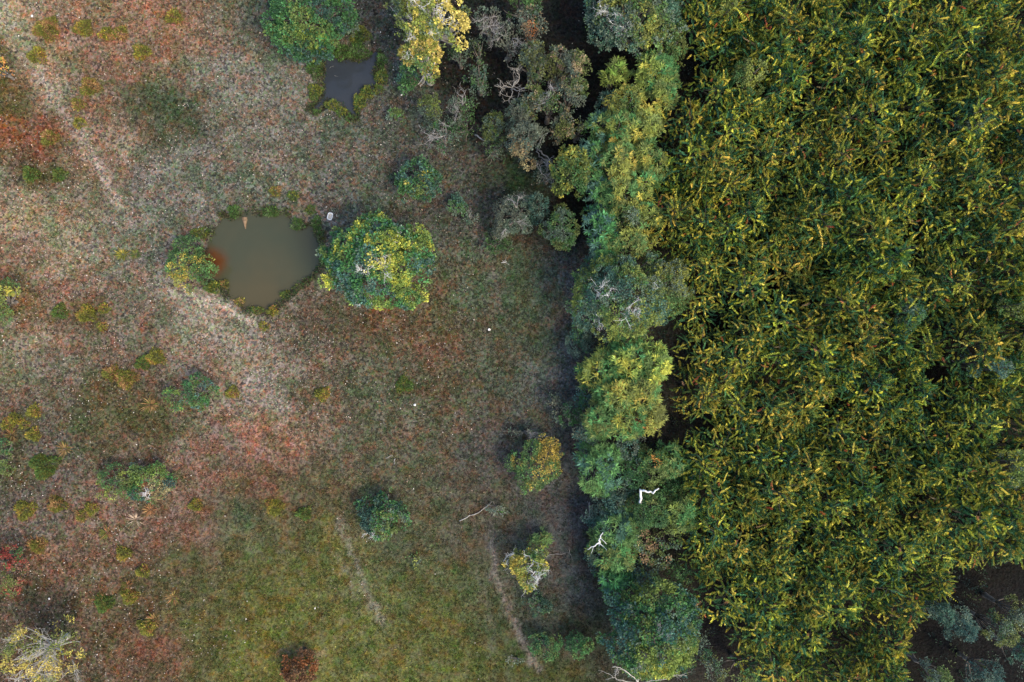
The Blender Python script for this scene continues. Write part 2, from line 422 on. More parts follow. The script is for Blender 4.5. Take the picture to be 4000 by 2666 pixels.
def water_material(name, c1, c2, stain=None, ring=None):
    m, N, L = new_mat(name)
    out = N.new('ShaderNodeOutputMaterial')
    tc = N.new('ShaderNodeTexCoord')
    nz = N.new('ShaderNodeTexNoise'); nz.inputs['Scale'].default_value = 0.22; nz.inputs['Detail'].default_value = 3
    L.new(tc.outputs['Object'], nz.inputs['Vector'])
    mx = N.new('ShaderNodeMix'); mx.data_type = 'RGBA'
    mr = N.new('ShaderNodeMapRange'); mr.inputs[1].default_value = .35; mr.inputs[2].default_value = .65
    L.new(nz.outputs[0], mr.inputs[0]); L.new(mr.outputs[0], mx.inputs[0])
    mx.inputs[6].default_value = (*c1, 1); mx.inputs[7].default_value = (*c2, 1)
    colout = mx.outputs[2]
    if stain:
        for (sx, sy, rad, col, amt) in stain:           # suspended rusty silt and algae
            sb = N.new('ShaderNodeVectorMath'); sb.operation = 'DISTANCE'
            L.new(tc.outputs['Object'], sb.inputs[0]); sb.inputs[1].default_value = (sx, sy, WATER_Z)
            nn = N.new('ShaderNodeTexNoise'); nn.inputs['Scale'].default_value = 0.8; nn.inputs['Detail'].default_value = 4
            L.new(tc.outputs['Object'], nn.inputs['Vector'])
            dd = N.new('ShaderNodeMath'); dd.operation = 'MULTIPLY_ADD'
            L.new(nn.outputs[0], dd.inputs[0]); dd.inputs[1].default_value = rad * 0.5; L.new(sb.outputs['Value'], dd.inputs[2])
            r = N.new('ShaderNodeMapRange'); r.interpolation_type = 'SMOOTHSTEP'
            r.inputs[1].default_value = rad * 1.3; r.inputs[2].default_value = rad * .45; r.inputs[3].default_value = 0; r.inputs[4].default_value = amt
            L.new(dd.outputs[0], r.inputs[0])
            m2 = N.new('ShaderNodeMix'); m2.data_type = 'RGBA'
            L.new(r.outputs[0], m2.inputs[0]); L.new(colout, m2.inputs[6]); m2.inputs[7].default_value = (*col, 1)
            colout = m2.outputs[2]
    p = N.new('ShaderNodeBsdfPrincipled'); p.inputs['Roughness'].default_value = 0.07
    p.inputs['IOR'].default_value = 1.333
    L.new(colout, p.inputs['Base Color'])
    n2 = N.new('ShaderNodeTexNoise'); n2.inputs['Scale'].default_value = 3.5; n2.inputs['Detail'].default_value = 3
    L.new(tc.outputs['Object'], n2.inputs['Vector'])
    h = n2.outputs[0]
    if ring:
        ds = N.new('ShaderNodeVectorMath'); ds.operation = 'DISTANCE'
        L.new(tc.outputs['Object'], ds.inputs[0]); ds.inputs[1].default_value = (ring[0], ring[1], WATER_Z)
        mm = N.new('ShaderNodeMath'); mm.operation = 'MULTIPLY'; mm.inputs[1].default_value = ring[2]; L.new(ds.outputs['Value'], mm.inputs[0])
        sn = N.new('ShaderNodeMath'); sn.operation = 'SINE'; L.new(mm.outputs[0], sn.inputs[0])
        ma = N.new('ShaderNodeMath'); ma.operation = 'MULTIPLY_ADD'; ma.inputs[1].default_value = 0.9
        L.new(sn.outputs[0], ma.inputs[0]); L.new(h, ma.inputs[2]); h = ma.outputs[0]
    b = N.new('ShaderNodeBump'); b.inputs['Strength'].default_value = 0.25; b.inputs['Distance'].default_value = 0.02
    L.new(h, b.inputs['Height']); L.new(b.outputs[0], p.inputs['Normal'])
    L.new(p.outputs[0], out.inputs['Surface'])
    return m

rx_, ry_ = gp(605 * 1.7, 590 * 1.7)
s1 = gp(486 * 1.7, 602 * 1.7); s2 = gp(590 * 1.7, 690 * 1.7)
M_W1 = water_material('grey_pond_water', (0.026, 0.032, 0.040), (0.032, 0.037, 0.044))  # blue-grey of the sky's reflection put into the base colour
M_W2 = water_material('olive_pond_water', (0.043, 0.049, 0.030), (0.052, 0.052, 0.030),
    [(float(s2[0]), float(s2[1]), 4.6, (0.068, 0.056, 0.028), .8), (float(s1[0]), float(s1[1]), 1.9, (0.085, 0.028, 0.008), .95)], (float(rx_), float(ry_), 5.0))
for P, mat, nm in ((PONDS[0], M_W1, 'upper_pond_water'), (PONDS[1], M_W2, 'lower_pond_water')):
    c = P.mean(0)
    Q = P + nrm(P - c) * 0.5          # reaches under the bank
    n = len(Q)
    V = np.concatenate([np.c_[Q, np.full(n, WATER_Z)], [[c[0], c[1], WATER_Z]]])
    w = bpy.data.objects
    me = bpy.data.meshes.new(nm)
    me.from_pydata(V[:-1].tolist(), [], [list(range(n))])
    me.materials.append(mat)
    o = bpy.data.objects.new(nm, me); COL.objects.link(o); o['kind'] = 'structure'

# ------------------------------------------------------------------ leaf and wood builders
def leaf_mesh(P, D, Nn, Ln, W, C, fold=0.25):
    """one folded diamond of two triangles per leaf"""
    n = len(P)
    D = nrm(D); S = nrm(np.cross(D, Nn)); U = np.cross(S, D)
    Ln = Ln[:, None]; W = W[:, None]
    mid = P + D * Ln * 0.5 - U * W * fold
    V = np.empty((n, 4, 3))
    V[:, 0] = P; V[:, 1] = mid - S * W * .5; V[:, 2] = P + D * Ln; V[:, 3] = mid + S * W * .5
    b = np.arange(n) * 4
    F = np.concatenate([np.stack([b, b + 1, b + 2], 1), np.stack([b, b + 2, b + 3], 1)])
    return V.reshape(-1, 3), F, np.repeat(C, 4, axis=0)

def rsph(rng, n):
    return nrm(rng.randn(n, 3))

def tube(pts, radii, sides=6):
    pts = np.asarray(pts, float); n = len(pts)
    T = np.gradient(pts, axis=0); T = nrm(T)
    ref = np.array([0.13, 0.21, 0.97]) if abs(T[:, 2]).mean() < 0.8 else np.array([1.0, 0.1, 0.05])
    S = nrm(np.cross(T, ref)); U = np.cross(S, T)
    a = np.linspace(0, 2 * math.pi, sides, endpoint=False)
    V = pts[:, None] + np.asarray(radii)[:, None, None] * (np.cos(a)[None, :, None] * S[:, None] + np.sin(a)[None, :, None] * U[:, None])
    V = np.concatenate([V.reshape(-1, 3), pts[:1], pts[-1:]])
    F = []
    for i in range(n - 1):
        for j in range(sides):
            k = (j + 1) % sides
            F.append((i * sides + j, i * sides + k, (i + 1) * sides + k)); F.append((i * sides + j, (i + 1) * sides + k, (i + 1) * sides + j))
    for j in range(sides):
        k = (j + 1) % sides
        F.append((n * sides, k, j)); F.append((n * sides + 1, (n - 1) * sides + j, (n - 1) * sides + k))
    return V, np.array(F)

def join(parts):
    Vs = []; Fs = []; Cs = []; off = 0
    for p in parts:
        Vs.append(p[0]); Fs.append(p[1] + off); off += len(p[0])
        if len(p) > 2: Cs.append(p[2])
    return (np.concatenate(Vs), np.concatenate(Fs)) + ((np.concatenate(Cs),) if Cs else ())

def wiggle(rng, a, b, n, amp):
    a = np.asarray(a, float); b = np.asarray(b, float)
    t = np.linspace(0, 1, n)[:, None]
    p = a + (b - a) * t
    off = rng.randn(n, 3) * amp; off[0] = 0; off[-1] *= .3
    return p + off

def twig_tree(rng, p0, d, length, rad, depth, out, spread=0.75, nch=3, lift=0.1):
    """forking bare branches"""
    n = 5
    pts = [np.asarray(p0, float)]; dd = nrm(np.asarray(d, float)[None])[0]
    for i in range(n - 1):
        dd = nrm((dd + rng.randn(3) * 0.22 + np.array([0, 0, lift * .3]))[None])[0]
        pts.append(pts[-1] + dd * length / (n - 1))
    pts = np.array(pts)
    out.append(tube(pts, np.linspace(rad, rad * 0.55, n), 5 if depth > 0 else 4))
    if depth == 0: return
    for k in range(nch):
        i = rng.randint(1, n)
        q = nrm((dd + rng.randn(3) * spread)[None])[0]
        if q[2] < -0.35: q[2] = abs(q[2]) * .3
        twig_tree(rng, pts[i], q, length * rng.uniform(.5, .8), rad * rng.uniform(.45, .62), depth - 1, out, spread, nch, lift)

# palettes: leaf reflectances (linear)
TEAL = (.045, .100, .072); DKG = (.036, .088, .032); MID = (.055, .125, .038); BRG = (.055, .160, .050); OLI = (.095, .125, .036)
YGR = (.155, .190, .040); YEL = (.31, .275, .05); GOLD = (.38, .32, .085); GRY = (.112, .128, .090); GGR = (.085, .125, .085)
BRN = (.19, .115, .065); RED = (.20, .060, .030); ORG = (.34, .145, .04); TAN = (.27, .21, .115); LIME = (.15, .24, .045); DKT = (.030, .066, .048)

LEAFGAIN = 1.5
def pick_colours(rng, cl, pal, freq=0.55, spread=0.17, patches=None):
    """a colour per clump: neighbouring clumps share tones, with some strays"""
    cols = np.array([p[0] for p in pal]); w = np.array([p[1] for p in pal], float); cw = np.cumsum(w / w.sum())
    sd = int(rng.randint(1000))
    u = fbm(cl[:, 0] + .37 * cl[:, 2], cl[:, 1] - .29 * cl[:, 2], freq, sd, 3)
    r = np.argsort(np.argsort(u)) / max(1, len(u) - 1.0)
    r = np.clip(r + rng.randn(len(r)) * spread, 0, .9999)
    C = cols[np.searchsorted(cw, r).clip(0, len(cols) - 1)].copy()
    if patches:
        for (px, py, pr, pc, amt) in patches:
            d = np.hypot(cl[:, 0] - px, cl[:, 1] - py) / pr
            m = rng.rand(len(cl)) < amt * np.exp(-d ** 4)
            C[m] = np.array(pc)
    C *= LEAFGAIN * np.exp(rng.randn(len(C), 1) * 0.22)
    return C

def crown_lobes(rng, rx, ry, zb, zt, nl, lr, hollow=0.0, flat=1.0):
    L = []
    R = min(rx, ry)
    for i in range(nl):
        a = i * 2.39996 + rng.uniform(-.5, .5); r = math.sqrt((i + .5) / nl) * rng.uniform(.8, 1.08)
        r = min(r, 1.05)
        rad = lr * R * rng.uniform(.72, 1.25)
        rr = max(0.0, r * (1 - 0.55 * rad / R))
        top = zb + (zt - zb) * math.sqrt(max(0.03, 1 - (r * .93) ** 2)) ** flat
        z = max(zb * .75 + rad * .3, top - rad * rng.uniform(.85, 1.15))
        L.append((rr * rx * math.cos(a), rr * ry * math.sin(a), z, rad))
    for i in range(max(3, nl // 3)):            # straggling outer sprays
        a = rng.rand() * 6.283; rad = lr * R * rng.uniform(.28, .5); q = rng.uniform(.88, 1.12)
        L.append((q * rx * math.cos(a), q * ry * math.sin(a), zb + (zt - zb) * rng.uniform(.15, .5), rad))
    return np.array(L)

def crown_clumps(rng, lob, spacing, gap=0.12, low=-0.35):
    P = []; Nn = []
    for (x, y, z, r) in lob:
        n = int(4 * math.pi * r * r * .72 / spacing ** 2)
        d = rsph(rng, n); d = d[d[:, 2] > low]
        q = np.array([x, y, z]) + d * r * rng.uniform(.78, 1.07, (len(d), 1)) * np.array([1, 1, .85])
        keep = np.ones(len(q), bool)
        for (x2, y2, z2, r2) in lob:
            if x2 == x and y2 == y: continue
            dd = np.sqrt((q[:, 0] - x2) ** 2 + (q[:, 1] - y2) ** 2 + ((q[:, 2] - z2) / .85) ** 2)
            keep &= dd > r2 * .80
        P.append(q[keep]); Nn.append(d[keep])
    P = np.concatenate(P); Nn = np.concatenate(Nn)
    g = fbm(P[:, 0] * 1.3 + P[:, 2], P[:, 1] * 1.3 - P[:, 2], .9, int(rng.randint(500)), 2)
    keep = g > np.quantile(g, gap)
    return P[keep], Nn[keep]

def clump_leaves(rng, P, Nn, C, k, rc, ll, lw, style='broad'):
    n = len(P); idx = np.repeat(np.arange(n), k); m = len(idx)
    R = rsph(rng, m)
    if style == 'broad':
        pos = P[idx] + R * rc * (rng.rand(m, 1) ** .5)
        D = Nn[idx] * .5 + R * .8 + rng.randn(m, 3) * .35
        up = Nn[idx] * .5 + np.array([0, 0, .7]) + rng.randn(m, 3) * .45
        Ln = ll * rng.uniform(.7, 1.3, m); W = Ln * lw
    else:                                       # feathery: star of thin drooping leaflets
        pos = P[idx] + rng.randn(m, 3) * rc * .25
        a = rng.rand(m) * 2 * math.pi
        D = np.stack([np.cos(a), np.sin(a), rng.uniform(-.55, .5, m)], 1) + Nn[idx] * .55
        up = np.array([0, 0, 1.0]) + rng.randn(m, 3) * .3
        Ln = ll * rng.uniform(.6, 1.3, m); W = Ln * lw
    cc = C[idx] * np.exp(rng.randn(m, 1) * .16)
    return leaf_mesh(pos, D, up, Ln, W, cc)

STYLE = {  # clump spacing, leaves per clump, clump radius, leaf length, width ratio, material, low
 'broad':   (.30, 11, .17, .21, .62, M_LEAF, 'broad'),
 'fine':    (.25, 10, .15, .15, .60, M_LEAF, 'broad'),
 'sparse':  (.34, 8, .20, .17, .55, M_LEAF, 'broad'),
 'feather': (.36, 11, .16, .42, .20, M_FEATHER, 'feather'),
}

def tree(name, label, cat, px, py, rpx, rpy, h, style, pal, seed, lobes=None, lr=.42, gap=.14, patches=None, zb=None,
         bark=None, bare=0, bare_at=None, group=None, rot=0.0, rad=None, barkrad=None, low=-0.35, lift=1.0, flat=1.0, bscale=1.0, bmat=None):
    rng = np.random.RandomState(seed)
    zc = h * .62
    x, y = gp(px, py, zc); x = float(x); y = float(y)
    k = 1.5 * (H - zc) / 4000
    rx, ry = rpx * k, rpy * k
    g = gz(x, y)
    root = empty(name, (x, y, g - .03))
    tag(root, label, cat, group)
    if zb is None: zb = h * .35
    R = min(rx, ry)
    nl = lobes or int(np.clip(5 + R * R * 2.4, 5, 46))
    lob = crown_lobes(rng, rx, ry, zb, h, nl, lr if nl > 8 else lr * 1.15, flat=flat)
    if rot:
        c, s = math.cos(rot), math.sin(rot)
        lob[:, :2] = lob[:, :2] @ np.array([[c, s], [-s, c]])
    sp, kk, rc, ll, lw, mat, st = STYLE[style]
    P, Nn = crown_clumps(rng, lob, sp, gap, low)
    pt = None
    if patches: pt = [(a * k, -b * k, c * k, d, e) for (a, b, c, d, e) in patches]
    C = pick_colours(rng, P, pal, patches=pt)
    V, F, CC = clump_leaves(rng, P, Nn, C, kk, rc, ll, lw, st)
    V[:, 2] = np.maximum(V[:, 2], .02)
    mesh_obj('crown', V, F, mat, root, CC)
    # wood
    bm = bark or M_BARK
    tr = barkrad or (0.05 + 0.022 * h + .02 * R)
    fork = np.array([rng.uniform(-.15, .15) * R, rng.uniform(-.15, .15) * R, max(.25, zb * .8)])
    tp = wiggle(rng, (0, 0, -.15), fork, 6, .04 * tr / .15)
    mesh_obj('trunk', *tube(tp, np.linspace(tr * 1.25, tr * .8, 6), 8), bm, root, smooth=True)
    limbs = []
    for (lx, ly, lz, r_) in lob:
        e = np.array([lx, ly, lz + r_ * .35])
        mid = fork * .45 + e * .55 + rng.randn(3) * .12 * R; mid[2] = max(mid[2] - .1 * h, fork[2] * .7)
        t = np.linspace(0, 1, 6)[:, None]
        cv = fork * (1 - t) ** 2 + 2 * mid * t * (1 - t) + e * t * t
        limbs.append(tube(cv, np.linspace(tr * .5, .018, 6), 5))
    mesh_obj('branches', *join(limbs), bm, root, smooth=True)
    # bare twigs standing out of the crown
    if bare:
        out = []
        spots = bare_at or [(rng.uniform(-.5, .5) * rpx, rng.uniform(-.5, .5) * rpy) for _ in range(bare)]
        for (bx, by) in spots:
            bx *= k; by *= -k
            rr = min(1, math.hypot(bx / rx, by / ry))
            top = zb + (h - zb) * math.sqrt(max(.05, 1 - rr * rr * .85))
            for q in range(2):
                base = np.array([bx * .75, by * .75, top - .9 * bscale])
                d = np.array([bx / rx * .9 + rng.randn() * .5, by / ry * .9 + rng.randn() * .5, .75 * lift])
                out = []
                twig_tree(rng, base, d, 1.05 * bscale, .034 * bscale ** .5, 3, out, .8, 3)
                mesh_obj('bare_branch', *join(out), bmat or M_DEAD, root, smooth=True)
    return root

# ------------------------------------------------------------------ trees and shrubs of the pasture
T = tree
T('tree', 'dense green spreading tree with yellowish lower side above the small grey pond', 'tree', 1202, 50, 156, 150, 5.5, 'broad', [(DKT, 2), (DKG, 5), (MID, 3), (BRG, 1), (OLI, 2)], 101,
  patches=[(-20, 80, 60, OLI, .6), (20, 110, 50, YGR, .3)])
T('shrub', 'dark grey-green shrub tucked against the right side of the dense green tree', 'shrub', 1362, 90, 38, 58, 2.6, 'fine', [(GGR, 2), (TEAL, 2), (DKG, 2)], 102)
T('tree', 'tall golden-yellow tree with pale bare limbs at the top edge', 'tree', 1668, 60, 150, 130, 11, 'broad', [(GGR, 1), (OLI, 3), (YGR, 3), (YEL, 2), (GOLD, 3)], 103, gap=.3, lobes=24, lr=.34, bare=6, bare_at=[(-20, 40), (30, 90), (60, 30), (-80, 0), (-30, -40), (80, 60)], bark=M_PALEBARK)
T('tree', 'narrow golden-yellow leafy tree hanging below the tall golden tree', 'tree', 1655, 232, 80, 95, 9, 'broad', [(MID, 1), (OLI, 2), (YGR, 3), (YEL, 2), (GOLD, 2)], 104, gap=.22, bare=3, bare_at=[(-10, -40), (-40, -20), (20, -60)], bark=M_PALEBARK)
T('shrub', 'deep green shrub under the left flank of the narrow golden tree', 'shrub', 1597, 305, 45, 58, 3.2, 'broad', [(DKG, 2), (MID, 3), (TEAL, 1)], 105)
T('shrub', 'rounded green and yellow bush on the left bank of the olive pond', 'bush', 736, 1025, 88, 98, 3.2, 'fine', [(DKG, 2), (MID, 4), (BRG, 3), (OLI, 2), (YGR, 2), (YEL, 1)], 1061, gap=.06,
  patches=[(-20, 30, 40, YEL, .3), (40, -10, 55, MID, .6)])
T('tree', 'large lone round tree right of the olive pond with pale dead twigs', 'tree', 1480, 1022, 212, 182, 8.5, 'broad', [(TEAL, 2), (GGR, 1), (MID, 4), (BRG, 1), (OLI, 3), (YGR, 3), (YEL, 1)], 107, gap=.08, lobes=44, lr=.3,
  patches=[(20, 10, 40, GOLD, .6), (-10, -60, 30, YEL, .4), (110, 60, 70, YGR, .25), (-90, -60, 70, MID, .4)], bare=6, bare_at=[(30, -30), (45, 60), (-210, -40), (-60, 160), (110, -90), (-30, 50)])
T('shrub', 'dark green round bush alone between the two ponds and the wood', 'bush', 1627, 700, 84, 84, 3.4, 'broad', [(DKT, 2), (DKG, 3), (TEAL, 3), (MID, 2)], 108, gap=.12,
  patches=[(45, -15, 16, YEL, .8), (-35, 22, 12, GOLD, .8), (10, 50, 40, OLI, .5)])
T('shrub', 'small blue-green bush right of the large lone tree', 'shrub', 1782, 808, 38, 42, 2.0, 'fine', [(TEAL, 3), (MID, 2), (GGR, 1)], 109)
T('shrub', 'low straggling shrub with a grey twig beside the small blue-green bush', 'shrub', 1842, 862, 26, 30, 1.2, 'sparse', [(TEAL, 2), (GGR, 2), (GRY, 1)], 110, bare=1, bare_at=[(-15, -15)], bscale=.6, bmat=M_GREYWOOD)
T('shrub', 'round green and gold bush beside the dark shade of the tree belt', 'bush', 2092, 1818, 105, 100, 4.0, 'fine', [(DKG, 2), (MID, 3), (BRG, 2), (OLI, 2), (YEL, 2)], 111, gap=.07,
  patches=[(25, 0, 45, YEL, .45), (-10, 60, 40, OLI, .5)])
T('shrub', 'open dark green bush with rusty grass at its foot in mid pasture', 'bush', 1490, 2018, 92, 90, 2.6, 'broad', [(DKT, 3), (DKG, 3), (GGR, 2), (MID, 2), (OLI, 1)], 112, gap=.24, bare=2, bare_at=[(-55, 60), (-30, 65)], bscale=.7)
T('shrub', 'green and olive bush in the left pasture, the larger of a pair', 'bush', 768, 1525, 66, 74, 2.4, 'fine', [(DKG, 2), (MID, 3), (OLI, 2), (TEAL, 1)], 113, gap=.12)
T('shrub', 'thin yellowish bush close to the left of the larger green bush', 'shrub', 672, 1552, 42, 56, 1.7, 'sparse', [(OLI, 3), (MID, 2), (YGR, 2)], 114, gap=.3)
T('shrub', 'ragged green bush, left half of the double bush in the lower left pasture', 'bush', 445, 1885, 80, 70, 2.2, 'fine', [(DKG, 2), (MID, 2), (OLI, 3), (YGR, 1)], 115, gap=.25)
T('shrub', 'ragged bush with rusty dying right side in the lower left pasture', 'bush', 575, 1890, 84, 84, 2.3, 'fine', [(DKT, 2), (MID, 2), (OLI, 3), (YGR, 1)], 116, gap=.2, patches=[(25, 40, 40, BRN, .8), (50, 10, 35, TAN, .6)], bare=2, bare_at=[(10, 20), (25, 45)], bscale=.6)
T('shrub', 'yellow-green bush cut by the left edge below the pale grass', 'bush', 10, 1175, 55, 92, 3.0, 'fine', [(MID, 2), (OLI, 3), (YGR, 2), (YEL, 1)], 117)
T('shrub', 'orange and yellow leaved bush at the upper left edge', 'bush', 2, 280, 42, 48, 3.0, 'sparse', [(ORG, 4), (YEL, 3), (OLI, 1)], 118)
T('shrub', 'rusty red topped bush with green base on the lower left edge', 'bush', 12, 2230, 84, 108, 3.4, 'fine', [(OLI, 2), (BRN, 2), (RED, 2), (MID, 2)], 119, patches=[(0, -55, 50, RED, .7), (0, 50, 50, OLI, .6)])
T('shrub', 'low dark olive bush on the left edge above the rusty bush', 'bush', 8, 1795, 48, 95, 1.6, 'fine', [(OLI, 3), (DKG, 2), (BRN, 1)], 120, gap=.25)
T('tree', 'half bare tree with white forking branches and yellow leaves in the bottom left corner', 'tree', 150, 2560, 165, 120, 6.5, 'sparse', [(OLI, 2), (YGR, 2), (YEL, 4), (GOLD, 2)], 121, gap=.48, lobes=18, lr=.4, bare=9,
  bare_at=[(40, -40), (80, -70), (110, 20), (60, 40), (0, 10), (140, 50), (-80, -80), (-60, 60), (40, 90)], bscale=1.3, bark=M_PALEBARK, bmat=M_PALEBARK)
T('shrub', 'dark rust-red bush standing alone on the bottom edge', 'bush', 1166, 2622, 66, 64, 2.2, 'broad', [(RED, 2), ((.085, .036, .022), 4), ((.13, .06, .035), 2)], 122, gap=.0, lobes=18, lr=.38)
T('shrub', 'small grey-green shrub at the end of the pale fallen branch', 'shrub', 1938, 1985, 42, 32, 1.3, 'sparse', [(GGR, 3), (GRY, 2), (MID, 1)], 123, gap=.2, bare=1, bare_at=[(15, 10)], bscale=.6, bmat=M_GREYWOOD)
T('tree', 'small yellow-green tree with white skeletal branches', 'tree', 2062, 2220, 74, 84, 4.6, 'broad', [(MID, 2), (OLI, 2), (YGR, 3), (YEL, 3)], 124, gap=.22, bare=5, bare_at=[(10, -55), (15, 20), (-60, -35), (0, 75), (40, 0)], bscale=.95)
T('shrub', 'dark green spiky shrub just above the small yellow-green tree', 'shrub', 2108, 2112, 36, 46, 2.0, 'feather', [(DKG, 2), (MID, 3), (OLI, 1)], 125)
T('shrub', 'faint dark low bush below the small yellow-green tree', 'bush', 2105, 2362, 46, 50, 1.6, 'fine', [(DKT, 3), (DKG, 2), (GGR, 1)], 126, gap=.3)
T('shrub', 'low olive bush beside the cattle track near the bottom', 'bush', 2130, 2528, 60, 58, 2.4, 'fine', [(DKG, 2), (OLI, 3), (MID, 2)], 127, gap=.2)
T('shrub', 'low dark green bush between the track bush and the big round tree', 'bush', 2262, 2528, 52, 55, 2.4, 'fine', [(DKG, 3), (MID, 2), (OLI, 1)], 128, gap=.2)
T('shrub', 'flat grey leafless looking shrub at the foot of the track', 'shrub', 2018, 2580, 44, 24, 1.0, 'sparse', [(GRY, 3), (GGR, 2)], 129, gap=.25)
T('shrub', 'little ring-shaped green tuft bush alone in the lower meadow', 'shrub', 1620, 2187, 24, 24, .8, 'sparse', [(MID, 2), (YGR, 2), (GGR, 1)], 130)
T('shrub', 'low mounded olive bush between the small grey pond and the wood', 'bush', 1541, 446, 30, 30, 1.0, 'fine', [(OLI, 3), (MID, 1), (GGR, 1)], 131, gap=.05)

# ------------------------------------------------------------------ dull trees of the shaded glade
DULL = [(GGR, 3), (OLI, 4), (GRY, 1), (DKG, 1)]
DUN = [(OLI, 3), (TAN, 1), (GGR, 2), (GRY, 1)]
G1 = None
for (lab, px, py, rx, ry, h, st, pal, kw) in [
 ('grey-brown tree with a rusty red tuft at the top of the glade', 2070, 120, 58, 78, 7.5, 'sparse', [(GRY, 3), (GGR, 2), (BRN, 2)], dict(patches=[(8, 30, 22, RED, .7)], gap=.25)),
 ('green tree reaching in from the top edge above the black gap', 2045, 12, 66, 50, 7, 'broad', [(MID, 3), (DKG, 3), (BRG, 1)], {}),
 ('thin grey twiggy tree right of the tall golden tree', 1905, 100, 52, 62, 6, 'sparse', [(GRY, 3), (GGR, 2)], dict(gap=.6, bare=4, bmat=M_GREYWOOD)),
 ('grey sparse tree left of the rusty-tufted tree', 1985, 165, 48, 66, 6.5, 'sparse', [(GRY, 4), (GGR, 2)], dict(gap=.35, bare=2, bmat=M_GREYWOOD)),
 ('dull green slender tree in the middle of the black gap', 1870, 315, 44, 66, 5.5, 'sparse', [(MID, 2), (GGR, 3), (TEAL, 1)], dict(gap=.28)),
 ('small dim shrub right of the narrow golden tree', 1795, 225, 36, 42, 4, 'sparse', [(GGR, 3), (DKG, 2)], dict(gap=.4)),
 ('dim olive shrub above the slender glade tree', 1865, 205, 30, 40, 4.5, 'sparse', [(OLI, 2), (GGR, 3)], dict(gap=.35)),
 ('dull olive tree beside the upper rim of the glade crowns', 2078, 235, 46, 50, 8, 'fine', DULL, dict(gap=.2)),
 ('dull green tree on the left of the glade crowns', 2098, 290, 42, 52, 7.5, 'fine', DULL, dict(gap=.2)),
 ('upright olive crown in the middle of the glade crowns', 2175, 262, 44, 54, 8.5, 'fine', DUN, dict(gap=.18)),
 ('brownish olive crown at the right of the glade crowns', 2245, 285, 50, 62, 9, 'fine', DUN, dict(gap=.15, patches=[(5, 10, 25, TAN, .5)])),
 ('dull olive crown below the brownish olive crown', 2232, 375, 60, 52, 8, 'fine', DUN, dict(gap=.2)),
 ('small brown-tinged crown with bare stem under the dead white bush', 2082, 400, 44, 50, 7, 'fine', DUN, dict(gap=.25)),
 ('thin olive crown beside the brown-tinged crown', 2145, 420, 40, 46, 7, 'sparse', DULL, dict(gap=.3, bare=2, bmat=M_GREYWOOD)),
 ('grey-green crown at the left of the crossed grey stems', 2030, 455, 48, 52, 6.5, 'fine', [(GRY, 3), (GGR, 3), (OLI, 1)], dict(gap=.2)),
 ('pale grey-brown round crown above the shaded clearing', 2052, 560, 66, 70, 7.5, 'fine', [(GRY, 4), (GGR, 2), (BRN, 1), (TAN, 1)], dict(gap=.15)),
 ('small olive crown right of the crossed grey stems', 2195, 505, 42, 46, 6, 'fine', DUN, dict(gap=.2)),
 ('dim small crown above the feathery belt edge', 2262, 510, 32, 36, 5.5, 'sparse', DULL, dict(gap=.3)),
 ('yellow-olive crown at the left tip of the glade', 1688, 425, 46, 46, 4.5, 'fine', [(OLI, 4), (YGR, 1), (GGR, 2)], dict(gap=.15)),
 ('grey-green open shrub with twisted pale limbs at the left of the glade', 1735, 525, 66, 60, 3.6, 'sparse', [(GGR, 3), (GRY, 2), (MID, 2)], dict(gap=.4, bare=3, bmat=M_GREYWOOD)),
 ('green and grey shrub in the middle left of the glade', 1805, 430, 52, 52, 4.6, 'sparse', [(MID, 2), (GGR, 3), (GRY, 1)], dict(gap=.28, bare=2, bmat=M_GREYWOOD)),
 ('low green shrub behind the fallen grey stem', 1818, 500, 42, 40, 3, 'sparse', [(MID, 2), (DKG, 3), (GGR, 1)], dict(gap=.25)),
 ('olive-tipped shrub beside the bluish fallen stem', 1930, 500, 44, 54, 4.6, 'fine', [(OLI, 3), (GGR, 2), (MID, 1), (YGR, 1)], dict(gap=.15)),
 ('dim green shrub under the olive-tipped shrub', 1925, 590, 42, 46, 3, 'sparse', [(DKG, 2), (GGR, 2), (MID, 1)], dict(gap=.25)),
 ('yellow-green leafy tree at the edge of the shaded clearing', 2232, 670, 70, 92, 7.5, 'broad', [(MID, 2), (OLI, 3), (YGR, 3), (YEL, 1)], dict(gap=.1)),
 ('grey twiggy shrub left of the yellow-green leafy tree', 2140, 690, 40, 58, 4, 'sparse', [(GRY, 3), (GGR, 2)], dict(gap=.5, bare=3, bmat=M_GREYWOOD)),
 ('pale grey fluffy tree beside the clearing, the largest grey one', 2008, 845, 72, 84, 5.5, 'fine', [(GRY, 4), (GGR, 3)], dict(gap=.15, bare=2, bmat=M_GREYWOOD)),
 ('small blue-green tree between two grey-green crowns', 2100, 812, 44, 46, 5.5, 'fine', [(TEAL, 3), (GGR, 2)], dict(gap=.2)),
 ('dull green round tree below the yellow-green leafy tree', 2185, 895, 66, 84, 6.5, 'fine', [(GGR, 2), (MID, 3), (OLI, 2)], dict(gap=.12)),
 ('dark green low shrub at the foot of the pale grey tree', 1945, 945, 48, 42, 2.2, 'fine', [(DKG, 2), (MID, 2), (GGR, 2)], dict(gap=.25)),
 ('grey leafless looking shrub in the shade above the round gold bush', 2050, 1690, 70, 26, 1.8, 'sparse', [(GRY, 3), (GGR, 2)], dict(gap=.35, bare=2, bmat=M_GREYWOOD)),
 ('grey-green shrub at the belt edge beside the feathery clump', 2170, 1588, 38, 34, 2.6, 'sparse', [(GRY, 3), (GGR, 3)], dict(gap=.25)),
 ('green shrub wedged against the lower left of the feathery clump', 2235, 1620, 48, 52, 3.2, 'fine', [(GGR, 2), (MID, 3), (GRY, 1)], dict(gap=.2)),
 ]:
